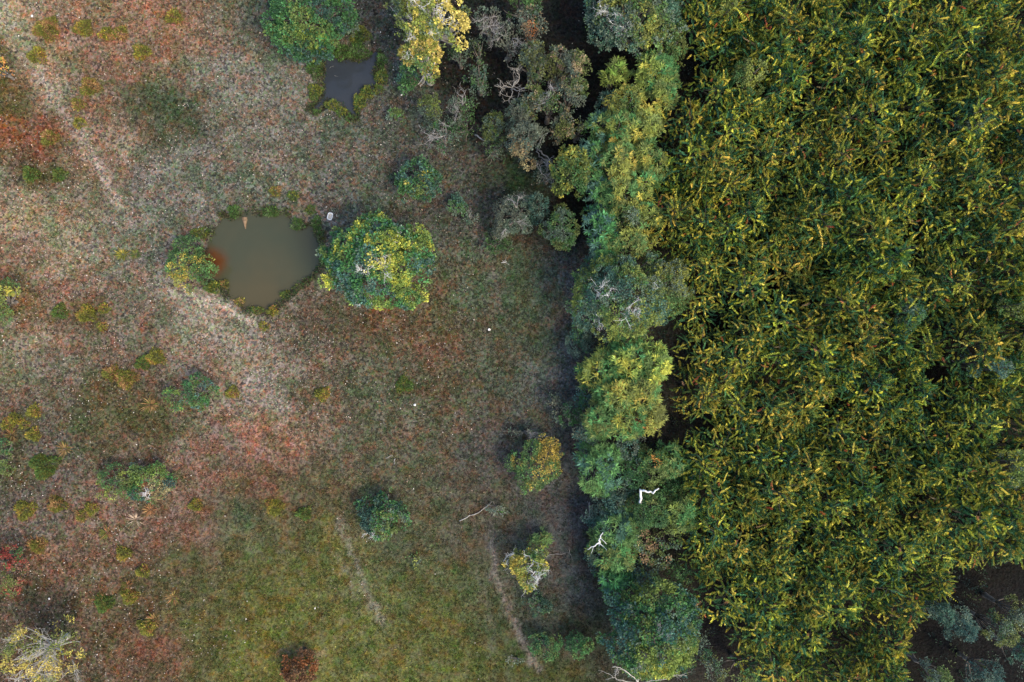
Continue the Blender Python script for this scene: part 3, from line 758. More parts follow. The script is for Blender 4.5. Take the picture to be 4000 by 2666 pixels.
    T('tree' if h >= 5 else 'shrub', lab, 'tree' if h >= 5 else 'shrub', px, py, rx * 1.14, ry * 1.12, h, st, [(tuple(.72 * q for q in c_), w_) for c_, w_ in pal], 200 + int(px + py) % 997, **kw)

# ------------------------------------------------------------------ the tree belt
FE = [(MID, 3), (BRG, 1), (OLI, 3), (YGR, 4), (YEL, .3)]
FT = [(TEAL, 4), (MID, 3), (BRG, 1), (OLI, 1)]
for (lab, px, py, rx, ry, h, st, pal, kw) in [
 ('big grey-green round tree with bare twigs on its left at the top edge', 2478, 62, 182, 160, 10.5, 'broad', [(TEAL, 2), (GGR, 4), (MID, 2), (OLI, 2), (YGR, 1)], dict(gap=.08, lobes=38, lr=.32, bare=4, bare_at=[(-110, 40), (-95, 80), (-130, 20), (-80, 60)])),
 ('yellow-green tuft tree in the dark below the big top-edge tree', 2400, 292, 44, 46, 6, 'feather', [(YGR, 2), (LIME, 1), (OLI, 2)], {}),
 ('dark olive tree under the right side of the top-edge tree', 2620, 190, 46, 92, 7, 'fine', [(OLI, 3), (MID, 2), (DKG, 2)], {}),
 ('olive feathery tree at the upper end of the belt', 2545, 300, 78, 70, 8, 'feather', FE, {}),
 ('yellow feathery tree leaning right at the upper belt', 2580, 395, 50, 66, 8, 'feather', FE, {}),
 ('yellow-tipped broad tree heading the feathery row', 2440, 420, 66, 62, 8.5, 'fine', [(MID, 2), (OLI, 2), (YGR, 3), (YEL, 1)], {}),
 ('blue-green dim tree left of the yellow-tipped broad tree', 2372, 415, 36, 50, 6.5, 'fine', [(TEAL, 3), (GGR, 2)], {}),
 ('blue-green feathery tree left in the row', 2345, 510, 50, 66, 7, 'feather', FT, {}),
 ('broad yellow feathery tree in the upper row', 2430, 520, 70, 66, 8.5, 'feather', FE, {}),
 ('bright yellow feathery tree right in the upper row', 2520, 505, 52, 76, 8.5, 'feather', [(OLI, 2), (YGR, 4), (YEL, 1.5)], {}),
 ('long yellow feathery tree in the middle of the row', 2410, 640, 62, 80, 8.5, 'feather', FE, {}),
 ('teal feathery tree on the shaded flank of the row', 2315, 625, 48, 78, 7, 'feather', FT, {}),
 ('slim yellow-green feathery tree beside a dark hole in the row', 2515, 620, 42, 70, 8, 'feather', FE, {}),
 ('green feathery tree on the sunny flank of the row', 2555, 660, 40, 66, 7.5, 'feather', [(MID, 3), (OLI, 3), (YGR, 1)], {}),
 ('yellow feathery tree lower in the row', 2420, 755, 64, 64, 8.5, 'feather', FE, {}),
 ('green feathery tree right and lower in the row', 2500, 735, 46, 66, 8, 'feather', FE, {}),
 ('deep teal feathery tree left and lower in the row', 2325, 745, 46, 66, 7, 'feather', FT, {}),
 ('leafy grey-green tree breaking the feathery row', 2440, 845, 66, 60, 8.5, 'fine', [(GGR, 2), (MID, 2), (OLI, 3), (YGR, 1)], {}),
 ('teal feathery tree below the row break', 2345, 890, 62, 76, 7.5, 'feather', FT, {}),
 ('olive feathery tree below the row break on the right', 2520, 855, 50, 70, 8, 'feather', FE, {}),
 ('green feathery tree meeting the wide dark crown', 2460, 950, 76, 56, 8, 'feather', [(MID, 3), (OLI, 3), (YGR, 2)], {}),
 ('green feathery tree on the shaded side above the wide dark crown', 2345, 985, 52, 46, 7, 'feather', FT, {}),
 ('wide dark blue-green crown with white dead twigs, middle of the belt', 2432, 1165, 198, 172, 10.5, 'fine', [(TEAL, 4), (GGR, 3), (MID, 3), (OLI, 3), (YGR, 1)], dict(gap=.06, lobes=42, lr=.3, patches=[(90, 70, 80, YGR, .4), (130, -60, 70, OLI, .5), (-90, 150, 60, YGR, .3)], bare=6, bare_at=[(-110, -40), (-90, 10), (10, 60), (30, 80), (-130, 90), (110, -70)])),
 ('olive side tree joined to the right of the wide dark crown', 2600, 1120, 78, 105, 9, 'fine', [(MID, 2), (OLI, 3), (GGR, 2), (YGR, 1)], dict(gap=.1)),
 ('yellow-green feathery tree, upper left of the lower clump', 2345, 1440, 66, 70, 7.5, 'feather', FE, {}),
 ('yellow feathery tree, upper middle of the lower clump', 2445, 1400, 74, 70, 8.5, 'feather', FE, {}),
 ('bright feathery tree, right side of the lower clump', 2545, 1430, 52, 86, 8.5, 'feather', [(OLI, 2), (YGR, 4), (YEL, 1)], {}),
 ('olive feathery tree, middle of the lower clump', 2400, 1535, 72, 72, 8.5, 'feather', FE, {}),
 ('yellow feathery tree, middle right of the lower clump', 2500, 1530, 66, 76, 8.5, 'feather', FE, {}),
 ('green feathery tree, lower left of the lower clump', 2350, 1630, 62, 62, 7.5, 'feather', [(MID, 3), (OLI, 3), (BRG, 1)], {}),
 ('olive feathery tree, foot of the lower clump', 2450, 1640, 72, 62, 8, 'feather', FE, {}),
 ('gold flecked feathery tree, lower right of the lower clump', 2530, 1625, 48, 60, 8, 'feather', [(OLI, 3), (YGR, 3), (YEL, 1), (ORG, .3)], {}),
 ('grey-green small tree under the lower feathery clump', 2285, 1700, 44, 52, 5, 'fine', [(GGR, 3), (TEAL, 2), (GRY, 1)], dict(gap=.2)),
 ('bright green fern-leaved tree left of the white bent limb', 2348, 1825, 76, 92, 7, 'feather', [(MID, 3), (BRG, 3), (TEAL, 2)], {}),
 ('dim grey-green tree between the clump and the fern-leaved tree', 2440, 1742, 62, 46, 6, 'fine', [(GGR, 3), (TEAL, 2), (GRY, 1)], dict(gap=.2)),
 ('dark green tree right of the fern-leaved tree', 2478, 1840, 46, 66, 6.5, 'fine', [(DKG, 3), (MID, 2), (GGR, 1)], dict(gap=.15)),
 ('orange-tipped olive tree in the lower belt', 2550, 1815, 54, 78, 7.5, 'fine', [(OLI, 3), (MID, 2), (YGR, 1)], dict(patches=[(0, -30, 22, ORG, .6)], gap=.12)),
 ('green tree between the orange-tipped tree and the plantation', 2612, 1800, 46, 60, 7, 'feather', [(MID, 3), (OLI, 2), (DKG, 1)], {}),
 ('dark green tree below the white bent limb', 2545, 1985, 74, 70, 7, 'fine', [(DKG, 3), (MID, 3), (OLI, 2)], dict(gap=.12)),
 ('olive green tree right of the tree below the white bent limb', 2655, 1990, 58, 76, 7, 'feather', [(MID, 2), (OLI, 3), (YGR, 1)], {}),
 ('small spiky tree beside the plantation edge in the lower belt', 2690, 1830, 40, 44, 5.5, 'feather', [(MID, 3), (DKG, 2), (OLI, 1)], {}),
 ('grey-green dim tree below the fern-leaved tree', 2395, 1965, 60, 46, 5.5, 'fine', [(GGR, 3), (DKT, 2), (TEAL, 2)], dict(gap=.22)),
 ('green fern-leaved tree right of the white forked snag', 2410, 2075, 72, 72, 6.5, 'feather', [(MID, 3), (BRG, 2), (TEAL, 2)], {}),
 ('yellowish green fern-leaved tree below the white forked snag', 2400, 2160, 80, 56, 6.5, 'feather', [(MID, 3), (OLI, 3), (BRG, 1)], {}),
 ('brownish thin tree in the heart of the lower belt', 2500, 2120, 52, 76, 6, 'sparse', [(BRN, 3), (OLI, 2), (GGR, 2)], dict(gap=.25)),
 ('vivid green fern-leaved tree above the big round tree', 2388, 2252, 60, 46, 5.5, 'feather', [(BRG, 3), (MID, 3), (TEAL, 1)], {}),
 ('small green tree in the dark pocket above the big round tree', 2660, 2240, 40, 46, 5, 'sparse', [(MID, 3), (DKG, 2), (OLI, 1)], dict(gap=.25)),
 ('grey-green shrub at the left edge of the belt beside the snag', 2318, 2180, 30, 42, 3.5, 'fine', [(GGR, 3), (TEAL, 1)], dict(gap=.2)),
 ('dim grey-green understorey tree left of the white bent limb', 2440, 1905, 50, 44, 4.6, 'fine', [(GGR, 3), (TEAL, 2), (DKG, 1)], dict(gap=.2)),
 ('dark green understorey tree right of the white bent limb', 2618, 1905, 48, 48, 5.5, 'fine', [(DKG, 3), (MID, 2), (OLI, 1)], dict(gap=.15)),
 ('grey-green understorey bush above the white forked snag', 2325, 2010, 44, 48, 3.6, 'fine', [(GGR, 3), (TEAL, 2)], dict(gap=.2)),
 ('dark understorey tree in the heart of the lower belt', 2478, 2040, 46, 46, 5.2, 'fine', [(DKG, 2), (MID, 2), (GGR, 2)], dict(gap=.18)),
 ('olive understorey tree left of the plantation in the lower belt', 2612, 2085, 50, 48, 5, 'sparse', [(OLI, 3), (MID, 2), (GGR, 1)], dict(gap=.2)),
 ('thin brown-green understorey tree above the dark pocket', 2570, 2170, 44, 44, 4.4, 'sparse', [(OLI, 2), (GGR, 2), (BRN, 1)], dict(gap=.3)),
 ('green understorey bush touching the vivid fern-leaved tree', 2462, 2215, 44, 44, 4.8, 'fine', [(MID, 3), (TEAL, 2), (OLI, 1)], dict(gap=.15)),
 ('dim bush under the left rim of the lower feathery clump', 2285, 1545, 40, 60, 3.8, 'fine', [(GGR, 3), (TEAL, 2), (MID, 1)], dict(gap=.2)),
 ('dim bush at the left foot of the wide dark crown', 2262, 1330, 42, 52, 3.6, 'fine', [(GGR, 3), (TEAL, 2), (MID, 1)], dict(gap=.2)),
 ('teal understorey tree between the row and the wide dark crown', 2320, 1075, 52, 48, 6, 'fine', [(TEAL, 3), (GGR, 2), (MID, 1)], dict(gap=.12)),
 ('olive shrub on the shoulder of the big round tree', 2520, 2255, 40, 50, 5.5, 'fine', [(GGR, 2), (OLI, 2), (TEAL, 1)], dict(gap=.2)),
 ('big round dark green tree with golden lower flank at the bottom of the belt', 2552, 2465, 180, 196, 10, 'broad', [(TEAL, 3), (DKG, 1), (MID, 4), (GGR, 1), (OLI, 4), (YGR, 3)], dict(gap=.06, lobes=42, lr=.3, patches=[(70, 100, 80, YGR, .45), (0, 130, 50, YEL, .35), (130, 0, 50, OLI, .6)], bare=3, bmat=M_GREYWOOD)),
 ]:
    if rx < 150: rx *= 1.22; ry *= 1.22
    h *= .86
    T('tree' if h >= 5 else 'shrub', lab, 'tree' if h >= 5 else 'shrub', px, py, rx, ry, h, st, pal, 300 + int(px * 3 + py) % 1997, group='trees of the mixed belt', **kw)

# taller broad trees standing in the plantation
for (lab, px, py, rx, ry, h, st, pal, kw) in [
 ('round yellow-green bushy tree inside the upper plantation', 2915, 315, 66, 70, 8.5, 'fine', [(MID, 2), (OLI, 3), (YGR, 3)], {}),
 ('small golden bushy tree at the upper left of the plantation', 2820, 62, 42, 44, 8, 'fine', [(OLI, 2), (YGR, 3), (YEL, 1)], {}),
 ('blue-green flattish tree standing out near the right edge', 3832, 1432, 78, 48, 9, 'fine', [(TEAL, 4), (GGR, 3), (MID, 1)], {}),
 ('round yellow-olive tree near the right edge above the blue-green one', 3925, 1205, 52, 48, 9, 'fine', [(OLI, 3), (YGR, 3), (MID, 1)], {}),
 ('yellow-olive tree cut by the right edge beside the blue-green one', 3975, 1345, 44, 62, 9, 'fine', [(OLI, 3), (YGR, 3), (YEL, 1)], {}),
 ('large yellow-olive tree on the right edge in the lower plantation', 3945, 1825, 72, 80, 9.5, 'fine', [(OLI, 3), (YGR, 3), (GGR, 2), (YEL, 1)], {}),
 ('grey-teal bushy tree in the upper right of the plantation', 3752, 482, 56, 50, 8, 'fine', [(GGR, 3), (TEAL, 3)], {}),
 ('dark teal tree touching the right edge in the upper plantation', 3975, 560, 46, 60, 8, 'fine', [(TEAL, 4), (DKT, 2)], {}),
 ('grey-teal bushy tree in the middle of the plantation', 3520, 1230, 54, 60, 7.5, 'fine', [(GGR, 3), (TEAL, 3), (MID, 1)], {}),
 ('teal-grey tree at the ragged lower right edge of the plantation, left one', 3640, 2375, 66, 58, 7, 'fine', [(GGR, 2), (TEAL, 3), (DKT, 3)], dict(gap=.15)),
 ('teal-grey tree at the ragged lower right edge of the plantation, right one', 3725, 2430, 70, 62, 7, 'fine', [(GGR, 2), (TEAL, 3), (DKT, 3)], dict(gap=.15)),
 ('dark olive tree below the dark gap at the right edge', 3885, 2450, 58, 56, 6.5, 'fine', [(OLI, 3), (GGR, 2), (DKG, 1)], dict(gap=.15)),
 ('grey-green tree at the right edge beside the dark gap', 3965, 2390, 50, 58, 6.5, 'fine', [(GGR, 3), (OLI, 2)], dict(gap=.15)),
 ('dark green tree in the bottom right corner', 3975, 2540, 46, 56, 6, 'fine', [(DKG, 3), (TEAL, 2)], dict(gap=.15)),
 ('grey-teal tree on the bottom edge near the right corner', 3840, 2620, 72, 52, 5.5, 'fine', [(GGR, 2), (TEAL, 2), (DKT, 3)], dict(gap=.2)),
 ('olive small tree on the bottom edge below the dark gap', 3640, 2625, 46, 50, 6, 'fine', [(OLI, 3), (GGR, 2)], dict(gap=.15)),
 ('dim olive undergrowth tree on the bottom edge left of the plantation', 2790, 2600, 56, 50, 4.5, 'sparse', [(OLI, 2), (GGR, 3), (DKG, 1)], dict(gap=.3)),
 ('dim grey-green undergrowth tree right of the big round tree', 2745, 2540, 40, 50, 3.5, 'sparse', [(GGR, 3), (DKG, 2)], dict(gap=.35)),
 ('dim green undergrowth tree on the bottom edge under the plantation', 2900, 2620, 60, 40, 5, 'sparse', [(OLI, 2), (MID, 2), (GGR, 1)], dict(gap=.25)),
 ]:
    T('tree' if h >= 5 else 'shrub', lab, 'tree' if h >= 5 else 'shrub', px, py, rx, ry, h, st, pal, 600 + int(px + 2 * py) % 1997, **kw)

# ------------------------------------------------------------------ the plantation: trees of finger-like leafy shoots
def shoot_crown(rng, n, R, h, zb):
    """crown of curved bottle-brush shoots radiating from the leader"""
    P = []; D = []; U = []; Ls = []; Ws = []; Cs = []
    pal = np.array([(.034, .098, .034), (.078, .135, .028), (.170, .200, .030), (.31, .30, .038), (.024, .072, .034), (.44, .37, .06)])
    for i in range(n):
        a = rng.rand() * 2 * math.pi
        q = rng.rand() ** .62
        r = q * R
        z = zb + (h - zb) * (1 - q ** 2.0) * rng.uniform(.6, 1.0)
        out = np.array([math.cos(a), math.sin(a), 0])
        d = nrm((out * (.12 + q * .42) + np.array([0, 0, rng.uniform(.1, .7)]) + rng.randn(3) * .62)[None])[0]
        base = np.array([out[0] * r, out[1] * r, z])
        Lg = rng.uniform(.5, 1.05)
        bend = rng.randn(3) * .5 + np.array([0, 0, -.35])
        ns = 10
        t = np.linspace(0, 1, ns)[:, None]
        sp = base + d * Lg * t + bend * (t ** 2) * Lg * .45
        tg = nrm(np.gradient(sp, axis=0))
        c = pal[rng.choice(6, p=[.20, .18, .20, .19, .15, .08])] * 1.32 * math.exp(rng.randn() * .28)
        if rng.rand() < .011: c = np.array([(.50, .20, .07), (.52, .36, .17), (.44, .15, .05)][rng.randint(3)])
        for k in range(5):
            rv = nrm(np.cross(tg, rng.randn(ns, 3)))
            ta = np.sin(np.clip(t[:, 0] * .86 + .14, 0, 1) * math.pi) ** .5
            P.append(sp + rv * .032 * ta[:, None]); D.append(rv * .55 + tg * .8)
            U.append(rv + rng.randn(ns, 3) * .22)
            Ls.append((.075 + .06 * ta) * rng.uniform(.8, 1.2, ns)); Ws.append((.052 + .05 * ta) * rng.uniform(.8, 1.2, ns))
            Cs.append(np.repeat(c[None], ns, 0) * np.exp(rng.randn(ns, 1) * .12))
    return leaf_mesh(np.concatenate(P), np.concatenate(D), np.concatenate(U), np.concatenate(Ls), np.concatenate(Ws), np.concatenate(Cs), .15)

PROTO = []
for s in range(9):
    rng = np.random.RandomState(900 + s)
    hh = rng.uniform(7.0, 8.6); R = rng.uniform(2.0, 2.7)
    V, F, C = shoot_crown(rng, 225, R, hh - .6, hh * .45)
    cm = bpy.data.meshes.new('crown')
    oc = mesh_obj('crown', V, F, M_SHOOT, None, C)
    tp = wiggle(rng, (0, 0, -.3), (0, 0, hh - .5), 8, .05)
    lb = [tube(tp, np.linspace(.13, .02, 8), 6)]
    for i in range(16):
        a = rng.rand() * 6.283; z0 = rng.uniform(hh * .4, hh * .85); l = R * rng.uniform(.6, .95) * (1.15 - z0 / hh * .5)
        e = np.array([math.cos(a) * l, math.sin(a) * l, z0 + rng.uniform(.3, 1.0)])
        lb.append(tube(wiggle(rng, (0, 0, z0), e, 4, .06), np.linspace(.04, .012, 4), 4))
    ot = mesh_obj('trunk', *join(lb), M_DARKBARK, None, smooth=True)
    PROTO.append((oc.data, ot.data, hh))
    for o in (oc, ot): bpy.data.objects.remove(o, do_unlink=True)

EDGE = [(-60, 1600), (0, 1585), (150, 1575), (230, 1545), (300, 1540), (450, 1525), (560, 1550), (640, 1600), (720, 1590), (760, 1590), (820, 1560), (860, 1545), (1000, 1545), (1060, 1600), (1130, 1625),
        (1300, 1625), (1380, 1665), (1450, 1720), (1520, 1760), (1640, 1780)]
HOLES = [(2832,1290,75),(2665,1345,62),(2643,1440,58),(2729,1704,58),(2987,1451,30),(2947,1531,34),(2631,327,52),(2608,517,48),(2580,600,48),(2683,150,40),
 (3804,230,34),(3718,448,46),(3890,505,44),(3200,333,30),(3735,1342,76),(3706,1474,36),(3654,1572,34),(3034,1130,50),(3964,1675,40),(3953,975,40),(3803,1043,38),
 (3568,2271,56),(3890,2311,95),(3390,2415,50),(3717,2541,110),(3258,2483,62),(2640,1560,40),(3100,1480,26),(3010,840,24),(3360,620,26),(3560,860,28),(3300,1900,28),(3480,2060,26),(3800,2560,90),(3900,2650,90),(2760,230,34),(3470,1700,26),(3130,2080,24)]
LOWER = [(3480, 2666), (3520, 2560), (3560, 2430), (3640, 2330), (3720, 2300), (3820, 2240), (3920, 2180), (4100, 2060)]
rng = np.random.RandomState(42)
ex = np.array([e[0] for e in EDGE], float) * 1.7; ey = np.array([e[1] for e in EDGE], float) * 1.7
ly = np.array([l[0] for l in LOWER], float); lv = np.array([l[1] for l in LOWER], float)
spots = []
bigtrees = [(2915,315,55),(2820,62,35),(3832,1432,60),(3925,1205,40),(3945,1825,60),(3752,482,40),(3640,2375,50),(3725,2430,50)]
tries = 0
while tries < 14000 and len(spots) < 298:
    tries += 1
    px = rng.uniform(2560, 4130); py = rng.uniform(-90, 2750)
    left = np.interp(py, ex, ey) + 8
    if px < left: continue
    if px > 3480 and py > np.interp(px, ly, lv) + 30: continue
    if any((px - a) ** 2 + (py - b) ** 2 < (r * .85 + 48) ** 2 for a, b, r in HOLES): continue
    if any((px - a) ** 2 + (py - b) ** 2 < (r + 20) ** 2 for a, b, r in bigtrees): continue
    md = 84 + 34 * fbm(np.array([px * .004]), np.array([py * .004]), 1.0, 3)[0]
    if any((px - a) ** 2 + (py - b) ** 2 < md ** 2 for a, b in spots): continue
    spots.append((px, py))
print('plantation trees', len(spots))
ORD = ['topmost', 'second', 'third', 'fourth', 'fifth', 'sixth', 'seventh', 'eighth', 'ninth', 'tenth', 'eleventh', 'twelfth', 'thirteenth', 'fourteenth', 'fifteenth', 'sixteenth',
       'seventeenth', 'eighteenth', 'nineteenth', 'twentieth', 'twenty-first', 'twenty-second', 'twenty-third', 'twenty-fourth', 'twenty-fifth', 'twenty-sixth']
margin = {}
vis = [i for i, (px, py) in enumerate(spots) if 0 < py < 2640]
lft = sorted([i for i in vis if spots[i][0] < np.interp(spots[i][1], ex, ey) + 85], key=lambda i: spots[i][1])
for k_, i in enumerate(lft):
    if k_ < len(ORD): margin[i] = 'plantation tree on the ragged left margin of the stand, %s from the top' % ORD[k_]
rgt = sorted([i for i in vis if 3900 < spots[i][0] < 4000], key=lambda i: spots[i][1])
for k_, i in enumerate(rgt):
    if k_ < len(ORD): margin[i] = 'plantation tree along the right edge of the picture, %s from the top' % ORD[k_]
tpm = sorted([i for i in vis if spots[i][1] < 75 and i not in margin], key=lambda i: spots[i][0])
for k_, i in enumerate(tpm):
    margin[i] = 'plantation tree along the top edge of the picture, %s counting from the left' % ('first' if k_ == 0 else ORD[k_])
for (a_, b_, nm_) in [(2915, 315, 'the round yellow-green bushy tree'), (3832, 1432, 'the blue-green flattish tree'), (2832, 1290, 'the widest black gap'), (3735, 1342, 'the black gap near the blue-green tree'),
                      (3520, 1230, 'the grey-teal bushy tree in mid plantation'), (3752, 482, 'the grey-teal bushy tree at the upper right')]:
    for side, (qx, qy) in (('above', (0, -140)), ('below', (0, 140)), ('left of', (-140, 0)), ('right of', (140, 0))):
        c_ = sorted([i for i in vis if i not in margin], key=lambda i: (spots[i][0] - a_ - qx) ** 2 + (spots[i][1] - b_ - qy) ** 2)
        if c_ and math.hypot(spots[c_[0]][0] - a_ - qx, spots[c_[0]][1] - b_ - qy) < 75:
            margin[c_[0]] = 'plantation tree with finger-like shoots directly %s %s' % (side, nm_)
for i, (px, py) in enumerate(spots):
    cm, tm, hh = PROTO[rng.randint(len(PROTO))]
    sc = rng.uniform(.88, 1.10)
    rel = float(fbm(np.array([px * .006]), np.array([py * .006]), 1.0, 17, 2)[0])
    sz = float(np.clip(.72 + (rel - .3) * 1.25 + rng.randn() * .06, .70, 1.22))       # heights shaped in tall and low groups to make shaded hollows
    x, y = gp(px, py, hh * sc * sz * .8); x = float(x); y = float(y)
    e = empty('plantation_tree', (x, y, gz(x, y) - .02), rng.uniform(0, 6.283))
    e.scale = (sc, sc, sc * sz)
    tag(e, margin.get(i, 'yellow-green plantation tree with finger-like leafy shoots, inside the dense stand on the right'), 'tree', 'plantation trees of the dense stand')
    for nm, me in (('crown', cm), ('trunk', tm)):
        o = bpy.data.objects.new(nm, me); COL.objects.link(o); o.parent = e

# ------------------------------------------------------------------ grassy mounds, tussocks and rosettes
def mound(rng, rx, ry, h, n, pal, ll=.22, lw=.09, spiky=0.0):
    a = rng.rand(n) * 6.283; q = np.sqrt(rng.rand(n))
    wob = 1 + .22 * np.sin(a * 3 + rng.rand() * 6) + .12 * np.sin(a * 5 + rng.rand() * 6)
    P = np.stack([np.cos(a) * q * rx * wob, np.sin(a) * q * ry * wob, h * (1 - q ** 2) * rng.uniform(.3, 1, n)], 1)
    D = np.stack([np.cos(a) * (.25 + q), np.sin(a) * (.25 + q), rng.uniform(.2, 1.1, n)], 1) + rng.randn(n, 3) * .45
    if spiky:
        P *= .25; D = np.stack([np.cos(a), np.sin(a), rng.uniform(.05, .8, n)], 1)
    U = np.array([0, 0, 1.]) + rng.randn(n, 3) * .4
    Ln = ll * rng.uniform(.6, 1.3, n)
    C = pick_colours(rng, P * 2, pal, .8, .25) * np.array([.98, .80, .62])
    C *= np.exp(rng.randn(n, 1) * .2)
    return leaf_mesh(P, D, U, Ln, Ln * lw * rng.uniform(.7, 1.3, n), C, .2)

def mound_obj(name, label, cat, px, py, rpx, rpy, h, pal, seed, group=None, dens=520, ll=.24, lw=.22, spiky=0, z0=None):
    rng = np.random.RandomState(seed)
    x, y = gp(px, py); x = float(x); y = float(y)
    k = 1.5 * H / 4000
    rx, ry = rpx * k, rpy * k
    n = int(np.clip(dens * rx * ry * 3.14, 60, 4500)) if not spiky else 90
    V, F, C = mound(rng, rx, ry, h, n, pal, ll if not spiky else max(rx, ry) * 1.15, lw if not spiky else .08, spiky)
    o = mesh_obj(name, V, F, M_GRASS, None, C)
    zz = gz(x, y)
    o.location = (x, y, max(zz, WATER_Z - .12))
    tag(o, label, cat, group)
    return o

SED = [(MID, 2), (OLI, 3), (DKG, 2), (YGR, 1)]
SEG = [(DKG, 2), (MID, 4), (BRG, 1), (GGR, 1)]
def z2(x, y): return 1000 + x / 1.742, y / 1.742
for i, (lab, zx, zy, rx, ry, h, pal) in enumerate([
 ('tall green sedge clump on the upper left bank of the small grey pond', 415, 480, 30, 36, 1.0, SEG),
 ('olive sedge clump below the tall green one on the left bank', 420, 620, 30, 34, .8, SED),
 ('domed olive sedge mound at the lower left inlet of the grey pond', 528, 705, 26, 22, .7, SED),
 ('low sedge mound beside the domed one, next to the bottom inlet', 582, 745, 22, 20, .6, SED),
 ('tiny sedge tuft at the tip of the bottom inlet', 636, 788, 12, 14, .4, SEG),
 ('long curved olive sedge mound, lower part, right of the bottom inlet', 700, 690, 26, 34, .8, SED),
 ('long curved olive sedge mound, upper part, right of the bottom inlet', 748, 625, 26, 26, .8, SED),
 ('green sedge mound on the lower right corner of the grey pond', 820, 605, 18, 18, .6, SED),
 ('round sedge mound on the right bank of the grey pond', 842, 525, 27, 30, .8, SED),
 ('dark sedge strip on the upper right bank of the grey pond', 842, 425, 20, 34, .8, SEG),
 ('broad green sedge mass on the top bank of the grey pond', 690, 365, 46, 34, 1.1, SEG),
 ('darker sedge mass on the top left bank of the grey pond', 590, 365, 34, 32, .9, SEG),
 ('small dark sedge clump in the top left corner of the grey pond', 515, 380, 22, 16, .7, SEG),
 ('low olive growth between the dense tree and the grey pond', 700, 260, 44, 44, .7, [(OLI, 3), (MID, 1), (DKG, 1)]),
 ('small sedge fringe at the lower left corner of the grey pond', 430, 752, 16, 10, .35, SEG)]):
    px, py = z2(zx, zy)
    px += (px - 1362) * .07; py += (py - 320) * .07 + 2
    mound_obj('sedge_clump', lab, 'sedge', px, py, rx * .82, ry * .82, h * .8, pal, 1200 + i, 'sedge clumps round the ponds')
for i, (lab, dx, dy, rx, ry, h, pal) in enumerate([
 ('low olive sedge bank at the upper left of the olive pond', 462, 536, 34, 16, .6, SED),
 ('green tuft on the top left rim of the olive pond', 540, 486, 22, 22, .6, SEG),
 ('oval bright green tuft on the top rim of the olive pond', 625, 487, 30, 18, .6, SEG),
 ('dark tuft on the upper right rim of the olive pond', 684, 516, 22, 20, .5, SEG),
 ('upright dark tuft on the right rim of the olive pond', 728, 514, 14, 26, .6, SEG),
 ('forked olive sedge tongue at the lower left of the olive pond', 492, 662, 32, 20, .5, SED),
 ('small rusty sedge tongue jutting into the lower left of the olive pond', 513, 654, 16, 14, .5, [(OLI, 3), (BRN, 2), (YGR, 1)]),
 ('pale grass tuft at the lower left rim of the olive pond', 549, 694, 18, 15, .5, [(OLI, 2), (YGR, 1), (TAN, 1)]),
 ('grass tuft on the bottom rim of the olive pond', 590, 714, 22, 12, .5, SED),
 ('grass tuft on the lower right rim of the olive pond', 655, 678, 16, 14, .5, SED),
 ('dim sedge strip along the right rim of the olive pond', 738, 545, 12, 26, .5, [(DKG, 2), (GGR, 2), (OLI, 1)])]):
    mound_obj('sedge_clump', lab, 'sedge', dx * 1.7, dy * 1.7, rx, ry, h, pal, 1300 + i, 'sedge clumps round the ponds')

